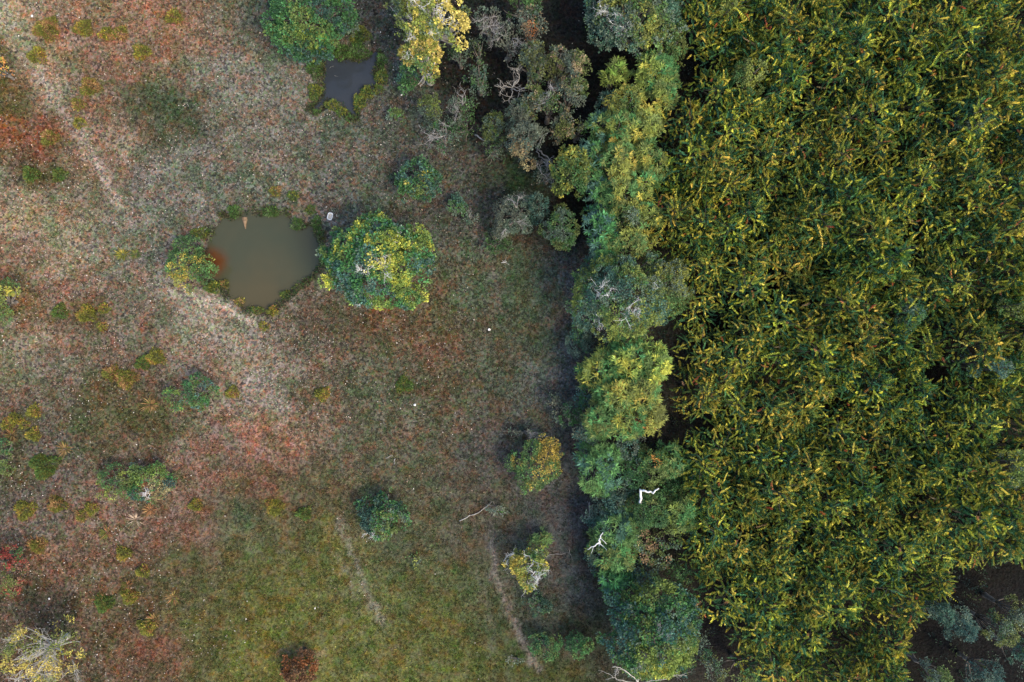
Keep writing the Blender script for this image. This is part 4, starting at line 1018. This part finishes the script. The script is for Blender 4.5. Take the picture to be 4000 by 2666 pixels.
TUS = [(OLI, 4), (YGR, 4), (YEL, 1), (BRN, 1)]
TUR = [(OLI, 4), (YGR, 2), (BRN, 3), (TAN, 1)]
TUG = [(MID, 3), (OLI, 3), (DKG, 1)]
for i, (lab, dx, dy, r, pal) in enumerate([
 ('wide yellow-green tussock near the top left corner', 112, 70, 40, TUR), ('round tussock right of the wide one near the top left corner', 195, 68, 28, TUS),
 ('left one of two small tussocks touching below the top edge', 248, 80, 22, TUS), ('right one of two small tussocks touching below the top edge', 280, 78, 22, TUR),
 ('green topped tussock with rusty skirt left of the bare track', 88, 130, 28, TUS), ('tussock in the upper pasture left of the dark green hollow', 328, 122, 26, TUS),
 ('faint tussock in the upper pasture below the red turf', 402, 42, 24, TUS), ('green tussock with a rust-red side by the bare track', 208, 200, 30, TUR),
 ('small yellow tussock on the bare track', 184, 284, 18, TUS), ('small tussock with a pale top above the bare track', 180, 240, 20, TUR),
 ('olive tussock in the rusty turf left of the track', 115, 318, 26, TUR), ('dark green tussock in the left hollow', 74, 402, 26, TUG),
 ('second dark green tussock in the left hollow', 138, 402, 22, TUG), ('large round yellow tussock below the olive pond path', 200, 722, 30, TUS),
 ('small yellow tussock upper right of the large round one', 240, 710, 16, TUS), ('smallest yellow tussock right of the large round one', 236, 750, 14, TUS),
 ('dim olive tussock left of the large round yellow one', 140, 716, 24, TUG), ('pale olive tussock right in the left pasture above the bush pair', 360, 820, 28, TUS),
 ('green tussock beside the pale olive one above the bush pair', 330, 835, 22, TUG), ('rusty olive patch tussock left of the bush pair', 256, 858, 26, TUR),
 ('dark rusty tussock between the patch tussock and the bush pair', 292, 870, 34, TUR), ('yellow-green tussock right of the green bush pair', 535, 902, 20, TUS),
 ('yellow tussock in the left pasture under a grey strip', 81, 945, 22, TUS), ('first of three yellow tussocks at the left', 38, 962, 20, TUS),
 ('second of three yellow tussocks at the left', 20, 975, 18, TUS), ('third of three yellow tussocks at the left', 58, 976, 14, TUS),
 ('olive round tussock below the three yellow tussocks', 79, 998, 22, TUS), ('green and yellow tall tussock above the lower left pasture', 105, 1070, 44, TUG),
 ('olive tussock, left of two below the tall tussock', 62, 1170, 32, TUS), ('olive tussock, right of two below the tall tussock', 134, 1158, 28, TUR),
 ('rusty tussock upper right of the red bush on the left edge', 90, 1252, 26, TUR), ('yellow tussock in the lower left pasture below the white rosette', 286, 1272, 24, TUS),
 ('olive tussock left of the white rosette', 212, 1168, 20, TUS), ('orange tinted tussock left of the white rosette', 190, 1185, 20, TUR),
 ('small green tussock in the red turf of the lower left', 450, 1160, 20, TUS), ('large yellow tussock above the red turf patch at the bottom left', 340, 1440, 28, TUS),
 ('olive tussock in the left lower meadow', 300, 1370, 26, TUS), ('dim olive tussock in the left lower meadow by the pale rosette', 240, 1385, 30, TUG),
 ('olive tussock right of the small pale rosettes', 330, 1312, 20, TUS), ('greenish tussock in the middle pasture below the large lone tree', 742, 905, 22, TUS),
 ('yellow topped green tussock in the middle of the pasture', 928, 885, 26, TUG), ('tussock at the right of the red turf in mid pasture', 632, 1165, 28, TUS),
 ('small bright tussock between the two ponds near the olive pond', 675, 450, 15, SED), ('small green tuft left of the white tub', 715, 483, 14, TUG),
 ('small rusty tuft near the top of the olive pond', 634, 440, 16, TUR), ('yellow flowering tuft by the lower pond shore', 627, 715, 16, TUS),
 ('olive tuft on the turf below the olive pond', 607, 750, 15, TUS), ('dim green tuft in the pasture beside the dark stone', 700, 1180, 22, TUG)]):
    mound_obj('grass_tussock', lab, 'tussock', dx * 1.7, dy * 1.7, r * 1.15, r * 1.0, .35 + r * .012, pal, 1500 + i, 'grass tussocks in the pasture', dens=620)

SPK = [((.19, .15, .08), 3), (OLI, 2), (BRN, 1)]
for i, (lab, dx, dy, r, pal) in enumerate([
 ('spiky yellow rosette plant left of the pond bush', 282, 585, 22, [(OLI, 2), (YGR, 2), (YEL, 1)]), ('spiky green rosette plant beside the yellow rosette', 313, 585, 18, [(OLI, 2), (MID, 2)]),
 ('spiky straw rosette plant left of the thin yellowish bush', 346, 930, 28, SPK), ('spiky straw rosette plant in the grey turf at the left', 150, 1032, 26, SPK),
 ('spiky pale rosette plant by the three yellow tussocks', 28, 1000, 22, SPK), ('white dead spiky rosette in the lower left pasture', 311, 1195, 26, [((.30, .28, .26), 3), (GRY, 1)]),
 ('reddish spiky rosette left in the lower left pasture', 245, 1225, 24, [(BRN, 2), (OLI, 2)]), ('rusty spiky rosette near the red bush on the left edge', 85, 1250, 26, [(BRN, 3), (OLI, 1)]),
 ('straw coloured spiky rosette in the lower left meadow', 232, 1380, 26, SPK), ('small rusty spiky rosette in the lower left meadow', 293, 1345, 18, [(BRN, 2), (OLI, 1)]),
 ('straw spiky rosette above the red turf at the bottom', 355, 1425, 26, SPK), ('rusty spiky rosette beside the ragged dying bush', 345, 1172, 22, [(BRN, 2), (TAN, 1)]),
 ('straw spiky rosette right in the lower left meadow', 400, 1372, 22, SPK)]):
    mound_obj('rosette_plant', lab, 'plant', dx * 1.7, dy * 1.7, r, r, .4, pal, 1700 + i, 'spiky rosette plants', spiky=1)

# ------------------------------------------------------------------ deadwood
def snag(name, label, cat, polys, rad, mat, z, seed, sub=2, side=3, group=None):
    """bare wood: given main limbs plus side twigs; the first point of the first limb stands on the ground"""
    rng = np.random.RandomState(seed)
    x0, y0 = gp(*polys[0][0][:2], polys[0][0][2] if len(polys[0][0]) > 2 else 0)
    x0 = float(x0); y0 = float(y0)
    g = gz(x0, y0)
    root = empty(name, (x0, y0, g))
    tag(root, label, cat, group)
    mains = []; twigs = []
    for pl, rr in zip(polys, rad):
        pts = []
        for q in pl:
            qx, qy = gp(q[0], q[1], q[2]); pts.append((float(qx) - x0, float(qy) - y0, q[2] - (0 if q[2] > .3 else 0)))
        pts = np.array(pts)
        # densify
        t = np.linspace(0, len(pts) - 1, (len(pts) - 1) * 4 + 1)
        P = np.stack([np.interp(t, np.arange(len(pts)), pts[:, i]) for i in range(3)], 1)
        P[1:-1] += rng.randn(len(P) - 2, 3) * .05
        mains.append(tube(P, np.linspace(rr, rr * .45, len(P)), 7))
        for s in range(side):
            j = rng.randint(len(P) // 2, len(P)); d = nrm((P[j] - P[j - 1])[None])[0] + rng.randn(3) * .8
            d[2] = abs(d[2]) * .5
            twig_tree(rng, P[j], d, .7, rr * .42, sub - 1, twigs, .8, 2)
    mesh_obj('limb', *join(mains), mat, root, smooth=True)
    if twigs: mesh_obj('twigs', *join(twigs), mat, root, smooth=True)
    return root

snag('fallen_branch', 'long pale fallen branch lying on the grass beside the grey-green shrub', 'branch', [[(1795, 2035, .1), (1850, 2012, .12), (1895, 1985, .25), (1915, 1968, .4)]], [.05], M_PALEBARK, 0, 31, 1, 1)
snag('dead_tree', 'white bent dead limb standing above the lower belt', 'dead tree', [[(2505, 1985, 0), (2500, 1960, 5.0), (2503, 1915, 6.2), (2530, 1922, 6.4), (2552, 1924, 6.5), (2573, 1908, 6.7)]], [.13], M_DEAD, 0, 32, 1, 0)
snag('dead_tree', 'white forked dead snag at the left edge of the lower belt', 'dead tree', [[(2340, 2165, 0), (2342, 2120, 5.0), (2344, 2098, 5.4), (2355, 2080, 5.6)], [(2342, 2118, 5.1), (2318, 2135, 5.2), (2294, 2145, 5.1)], [(2342, 2125, 4.9), (2358, 2134, 5.0)]], [.085, .06, .05], M_DEAD, 0, 33, 1, 1)
snag('dead_tree', 'bare white branching tree on the bottom edge below the big round tree', 'dead tree', [[(2500, 2700, 0), (2492, 2670, 5.0), (2505, 2625, 6.5), (2520, 2600, 7)], [(2492, 2670, 5.0), (2455, 2630, 6.5), (2425, 2612, 6.8), (2395, 2610, 6.9)], [(2492, 2672, 5.0), (2410, 2660, 6), (2385, 2640, 6.2)], [(2500, 2672, 5.0), (2600, 2655, 6), (2650, 2640, 6.3), (2685, 2645, 6.4)]], [.08, .055, .045, .045], M_PALEBARK, 0, 34, 2, 4)
snag('dead_tree', 'bleached twiggy dead bush in the middle of the glade', 'dead tree', [[(2000, 350, 0), (2000, 345, 4.2), (2010, 320, 5.0)], [(2000, 345, 4.0), (1975, 335, 4.6), (1955, 345, 4.9)], [(2000, 348, 4.0), (2000, 372, 4.6), (1985, 392, 4.9)], [(2000, 348, 4.0), (2025, 355, 4.7), (2040, 345, 5.0)], [(2000, 345, 4.0), (2028, 305, 4.7), (2018, 270, 5.2)]], [.05, .04, .04, .04, .04], M_PALEBARK, 0, 35, 3, 6)
snag('fallen_log', 'bluish fallen stem leaning at the rim of the glade, the left one', 'branch', [[(1855, 528, .15), (1885, 545, .5), (1905, 552, .9)]], [.08], M_GREYWOOD, 0, 36, 1, 0)
snag('fallen_log', 'pale crooked stem arched over the dark hollow of the glade', 'branch', [[(2098, 590, .15), (2105, 565, 1.6), (2118, 535, 2.6), (2140, 520, 3.0)]], [.085], M_GREYWOOD, 0, 37, 1, 0)
snag('fallen_log', 'straight pale stem slanting down the lower right of the dark hollow', 'branch', [[(2102, 585, .15), (2125, 605, .8), (2148, 628, 1.6)]], [.085], M_PALEBARK, 0, 38, 1, 1)
snag('fallen_log', 'thin grey stem on the ground left of the straight pale stem', 'branch', [[(2094, 592, .12), (2115, 615, .2), (2140, 635, .3)]], [.05], M_GREYWOOD, 0, 39, 1, 1)
snag('fallen_log', 'grey upright stem at the left rim of the belt near the snag', 'branch', [[(2298, 2035, .1), (2300, 2000, .8), (2303, 1962, 1.4)]], [.055], M_GREYWOOD, 0, 40, 1, 1)
snag('fallen_branch', 'thin grey branch on the ground right of the small yellow-green tree', 'branch', [[(2132, 2174, .1), (2160, 2165, .12), (2225, 2160, .12)]], [.03], M_GREYWOOD, 0, 41, 1, 2)
snag('fallen_branch', 'little white forked twig on the path right of the large lone tree', 'branch', [[(1958, 1027, .08), (1980, 1024, .1)], [(1962, 1020, .08), (1972, 1022, .1)]], [.03, .025], M_DEAD, 0, 42, 1, 1)
snag('fallen_branch', 'thin pale branch on the turf above the open dark bush', 'branch', [[(1505, 1790, .08), (1535, 1783, .1)]], [.03], M_PALEBARK, 0, 43, 1, 0)
snag('fallen_branch', 'short white stick upright on the turf right of the thin pale branch', 'branch', [[(1544, 1793, .08), (1538, 1815, .1)]], [.025], M_DEAD, 0, 44, 1, 0)
snag('fallen_branch', 'white sticks leaning on the foot of the dark round bush', 'branch', [[(1575, 770, .1), (1588, 786, .2)]], [.03], M_DEAD, 0, 45, 1, 0)
snag('fallen_branch', 'two thin pale sticks in the left part of the small grey pond', 'branch', [[(1268, 275, -.15), (1284, 262, .1)], [(1270, 290, -.15), (1297, 291, .05)]], [.028, .026], M_PALEBARK, 0, 46, 1, 1)
snag('fallen_branch', 'pale twig at the left rim of the olive pond', 'branch', [[(770, 903, .05), (778, 886, .2)], [(800, 900, .05), (808, 888, .2)]], [.03, .03], M_DEAD, 0, 47, 1, 0)
snag('fallen_branch', 'short grey branch below the straggling shrub near the glade', 'branch', [[(1945, 795, .08), (1968, 782, .15)]], [.028], M_GREYWOOD, 0, 48, 1, 0)

# rusty spit of mud with a stick in the top of the olive pond
sx, sy = gp(952, 862); sx = float(sx); sy = float(sy)
V = []; rngm = np.random.RandomState(5)
rings = [(0, .55, .0), (.25, .42, .1), (.5, .28, .1), (.75, .15, .06), (1.0, .06, -.02)]
Vm = []; Fm = []
for i, (t, w, z) in enumerate(rings):
    for j, (o_, zz) in enumerate(((-1, -.25), (-.5, z), (.0, z + .05), (.5, z), (1, -.25))):
        Vm.append((o_ * w * .8 + .1 * t, .35 - t * 1.15, zz - .06 + rngm.randn() * .015))
for i in range(4):
    for j in range(4):
        a = i * 5 + j; Fm.append((a, a + 5, a + 6, a + 1))
M_MUD = noise_material('rusty_mud', (.11, .07, .04), (.26, .18, .11), 4.0, .9, .5)
spit = mesh_obj('mud_spit', np.array(Vm), Fm, M_MUD, None, smooth=True)
spit.location = (sx, sy, WATER_Z + .12)
tag(spit, 'small pointed rusty mud spit at the top of the olive pond', 'mud spit')

# ------------------------------------------------------------------ small objects on the turf
def ring_loft(prof, a, b, n=24, sq=3.2):
    """lofted rounded-rectangle rings: list of (scale, z)"""
    V = []; F = []
    th = np.linspace(0, 2 * math.pi, n, endpoint=False)
    c, s = np.cos(th), np.sin(th)
    ux = np.sign(c) * np.abs(c) ** (2 / sq); uy = np.sign(s) * np.abs(s) ** (2 / sq)
    for (k, z) in prof:
        for i in range(n): V.append((ux[i] * (a + k), uy[i] * (b + k), z))
    m = len(prof)
    for r in range(m - 1):
        for i in range(n):
            j = (i + 1) % n
            F.append((r * n + i, r * n + j, (r + 1) * n + j, (r + 1) * n + i))
    F.append(tuple(range((m - 1) * n, m * n)))
    return np.array(V), F

M_TUB = noise_material('aged_white_enamel', (.62, .60, .55), (.80, .78, .72), 2.0, .45, .05, spec=.4)
M_TUBIN = noise_material('tub_silt', (.42, .38, .31), (.60, .56, .47), 5.0, .8, .2)
tx, ty = gp(1292, 848); tx = float(tx); ty = float(ty)
tub = empty('water_tub', (tx, ty, gz(tx, ty) + .01), math.radians(-16))
tag(tub, 'small off-white water tub standing on the turf right of the olive pond', 'tub')
V, F = ring_loft([(-.06, 0), (-.02, .1), (0, .26), (.035, .28), (.035, .30), (-.03, .30), (-.05, .22), (-.08, .08)], .23, .33)
mesh_obj('basin', V, F, M_TUB, tub, smooth=True)
V, F = ring_loft([(-.085, .085), (-.062, .17), (-.064, .173)], .23, .33)
mesh_obj('sediment', V, F, M_TUBIN, tub, smooth=True)

def stone(name, label, cat, px, py, r, mat, seed, flat=.55):
    rng = np.random.RandomState(seed)
    import bmesh
    bm = bmesh.new(); bmesh.ops.create_icosphere(bm, subdivisions=3, radius=1)
    off = Vector(rng.rand(3) * 50)
    for v in bm.verts:
        k = 1 + .28 * mnoise.noise(v.co * 1.3 + off) + .1 * mnoise.noise(v.co * 3.1 + off)
        v.co = Vector((v.co.x * k * r, v.co.y * k * r * .85, v.co.z * k * r * flat))
    me = bpy.data.meshes.new(name); bm.to_mesh(me); bm.free()
    for p in me.polygons: p.use_smooth = True
    me.materials.append(mat)
    o = bpy.data.objects.new(name, me); COL.objects.link(o)
    x, y = gp(px, py); x = float(x); y = float(y)
    o.location = (x, y, gz(x, y) + r * flat * .55); o.rotation_euler = (0, 0, rng.rand() * 6)
    tag(o, label, cat)
    return o
M_BLACK = noise_material('charred_stone', (.008, .008, .009), (.02, .02, .02), 6.0, .8, .3)
M_WHITE = noise_material('chalky_stone', (.60, .58, .54), (.82, .80, .76), 5.0, .85, .3)
stone('dark_stone', 'round black stone on the grass above the rust-red bush', 'stone', 1191, 2535, .19, M_BLACK, 1)
stone('pale_stone', 'white angular stone alone on the turf right of the mid pasture', 'stone', 1911, 1288, .14, M_WHITE, 2)
stone('pale_stone', 'small white stone in the middle of the pasture near a grey tuft', 'stone', 1620, 1583, .13, M_WHITE, 3)
stone('pale_stone', 'tiny white stone in the lower meadow above the black stone', 'stone', 1229, 2378, .09, M_WHITE, 4)
stone('pale_stone', 'pinkish white stone in the lower left pasture', 'stone', 190, 2341, .10, M_WHITE, 5)
stone('pale_stone', 'small white stone on the turf right of the small grey pond', 'stone', 1569, 373, .08, M_WHITE, 6)
stone('pale_stone', 'white stone in the top left corner of the pasture', 'stone', 130, 67, .12, M_WHITE, 7)

# ------------------------------------------------------------------ turf: uncountable blades and litter
rng = np.random.RandomState(77)
NT = 150000
fx = rng.uniform(-55, 20, NT); fy = rng.uniform(-36, 36, NT)
pd = pond_dist(fx, fy)
belt = np.interp(1333 - fy / (1.5 * H / 4000), [0, 250, 600, 700, 1000, 1300, 1700, 2000, 2300, 2666], [1480, 1560, 1900, 2080, 2180, 2210, 2200, 2260, 2330, 2400])
bx, _ = gp(belt, 0)
keep = (pd > .25) & (fx < bx + rng.randn(NT) * 1.2 + .5)
tr = track_amount(fx, fy)
keep &= rng.rand(NT) > tr * .85
dn = fbm(fx, fy, .8, 14, 3)
keep &= rng.rand(NT) < np.clip(.45 + (dn - .4) * 3, .15, 1)
fx = fx[keep]; fy = fy[keep]; pd = pd[keep]
n = len(fx)
gc = ground_colour(fx, fy) * ALB
hue = rng.rand(n)
strawy = np.clip((-fx + 5) / 30, .12, .6)
tint = np.ones((n, 3))
tint[hue < .17] = (1.22, .82, .64)
tint[(hue >= .17) & (hue < .36)] = (.68, .98, .58)
tint[(hue >= .36) & (hue < .5)] = (.42, .46, .46)
tint[(hue >= .5) & (hue < .5 + .4 * strawy)] = (1.8, 1.75, 1.68)
gc = gc * tint * np.exp(rng.randn(n, 1) * .3)
K = 5
idx = np.repeat(np.arange(n), K); m = len(idx)
a = rng.rand(m) * 6.283
P = np.stack([fx[idx] + rng.randn(m) * .05, fy[idx] + rng.randn(m) * .05, np.zeros(m)], 1)
P[:, 2] = ground_z(fx, fy, pd)[idx] - .01
D = np.stack([np.cos(a), np.sin(a), rng.uniform(.25, 1.3, m)], 1)
Ln = rng.uniform(.10, .27, m); W = rng.uniform(.045, .09, m)
S = np.stack([-np.sin(a), np.cos(a), np.zeros(m)], 1)
V = np.empty((m, 3, 3)); D = nrm(D)
V[:, 0] = P - S * W[:, None] * .5; V[:, 1] = P + S * W[:, None] * .5; V[:, 2] = P + D * Ln[:, None]
C = np.repeat(np.clip(gc[idx] * np.exp(rng.randn(m, 1) * .15), 0, .8), 3, 0)
F = np.arange(m * 3).reshape(-1, 3)
g = mesh_obj('pasture_grass', V.reshape(-1, 3), F, M_GRASS, None, C)
g['kind'] = 'stuff'
tag(g, 'short mixed dry and green grass covering the whole pasture', 'grass')

RX = []
for Pd in PONDS:
    nn = nrm(Pd - Pd.mean(0)); 
    for q in range(14):
        w_ = fbm(Pd[:, 0], Pd[:, 1], .9, 71, 2) + rng.rand(len(Pd)) * .25
        m_ = w_ > .55
        RX.append((Pd + nn * rng.uniform(.1, .75, (len(Pd), 1)) + rng.randn(len(Pd), 2) * .08)[m_])
RX = np.concatenate(RX); n = len(RX)
P = np.c_[RX, np.maximum(ground_z(RX[:, 0], RX[:, 1]), WATER_Z - .05)]
idx = np.repeat(np.arange(n), 3); m = len(idx); a = rng.rand(m) * 6.283
C = np.array([DKG, OLI, (.05, .055, .035), (.07, .06, .04), (.12, .11, .06)])[rng.randint(0, 5, n)][idx] * .9
Lr = rng.uniform(.18, .42, m)
V, F, C = leaf_mesh(P[idx] + rng.randn(m, 3) * .03, np.stack([np.cos(a), np.sin(a), rng.uniform(.4, 1.6, m)], 1), np.array([0, 0, 1.]) + rng.randn(m, 3) * .3, Lr, Lr * .22, C, .1)
g = mesh_obj('shore_reeds', V, F, M_GRASS, None, C)
g['kind'] = 'stuff'
tag(g, 'dark short reeds fringing the banks of both ponds', 'reeds')

NL = 24000
fx = rng.uniform(-55, 20, NL); fy = rng.uniform(-36, 36, NL)
pd = pond_dist(fx, fy)
wgt = np.clip(.25 + .75 * np.clip((-fx) / 30, 0, 1), 0, 1) * np.clip(.2 + 3 * (fbm(fx, fy, .25, 99, 3) - .4), .05, 1) + .05
wgt = wgt * np.where(fy < -9, np.clip((-fx - 25) / 12, .06, 1), 1) * np.where(fx > -3, .12, 1)
keep = (pd > .6) & (rng.rand(NL) < wgt) & (fx < 7)
fx = fx[keep]; fy = fy[keep]; n = len(fx)
P = np.stack([fx, fy, ground_z(fx, fy) + .09], 1)
a = rng.rand(n) * 6.283
D = np.stack([np.cos(a), np.sin(a), rng.randn(n) * .2], 1)
Ln = rng.uniform(.07, .17, n)
C = np.array([.62, .56, .48]) * (.3 + .8 * rng.rand(n, 1) ** 3) * np.where(rng.rand(n, 1) < .25, np.array([[1, .8, .7]]), 1.0)
V, F, C = leaf_mesh(P, D, np.array([0, 0, 1.]) + rng.randn(n, 3) * .25, Ln, Ln * rng.uniform(.5, .9, n), np.clip(C, 0, .85), .05)
g = mesh_obj('leaf_litter', V, F, M_LITTER, None, C)
g['kind'] = 'stuff'
tag(g, 'bleached fallen leaves scattered over the pasture', 'leaf litter')

# dim undergrowth on the forest floor
NU = 5200
ux = rng.uniform(-6, 52, NU); uy = rng.uniform(-37, 37, NU)
belt = np.interp(1333 - uy / (1.5 * H / 4000), [0, 250, 600, 700, 1000, 1300, 1700, 2000, 2300, 2666], [1820, 1850, 2120, 2200, 2290, 2280, 2280, 2320, 2400, 2440])
bx, _ = gp(belt, 0)
keep = (ux > bx) & (fbm(ux, uy, .25, 61, 3) > .50) & ~((uy > 8) & (ux < 14))
ux = ux[keep]; uy = uy[keep]; n = len(ux)
P = np.stack([ux, uy, ground_z(ux, uy) + rng.uniform(.1, .8, n)], 1)
Cc = .7 * np.array([GGR, DKG, DKT, OLI])[rng.randint(0, 4, n)]
V, F, C = clump_leaves(rng, P, np.tile([0, 0, 1.], (n, 1)), Cc, 12, .32, .2, .5)
V[:, 2] = np.maximum(V[:, 2], -.1)
g = mesh_obj('undergrowth', V, F, M_LEAF, None, C)
g['kind'] = 'stuff'
tag(g, 'dim low undergrowth on the dark floor of the wood', 'undergrowth')
print('tris', sum(len(m.loops) - 2 * len(m.polygons) for m in bpy.data.meshes))
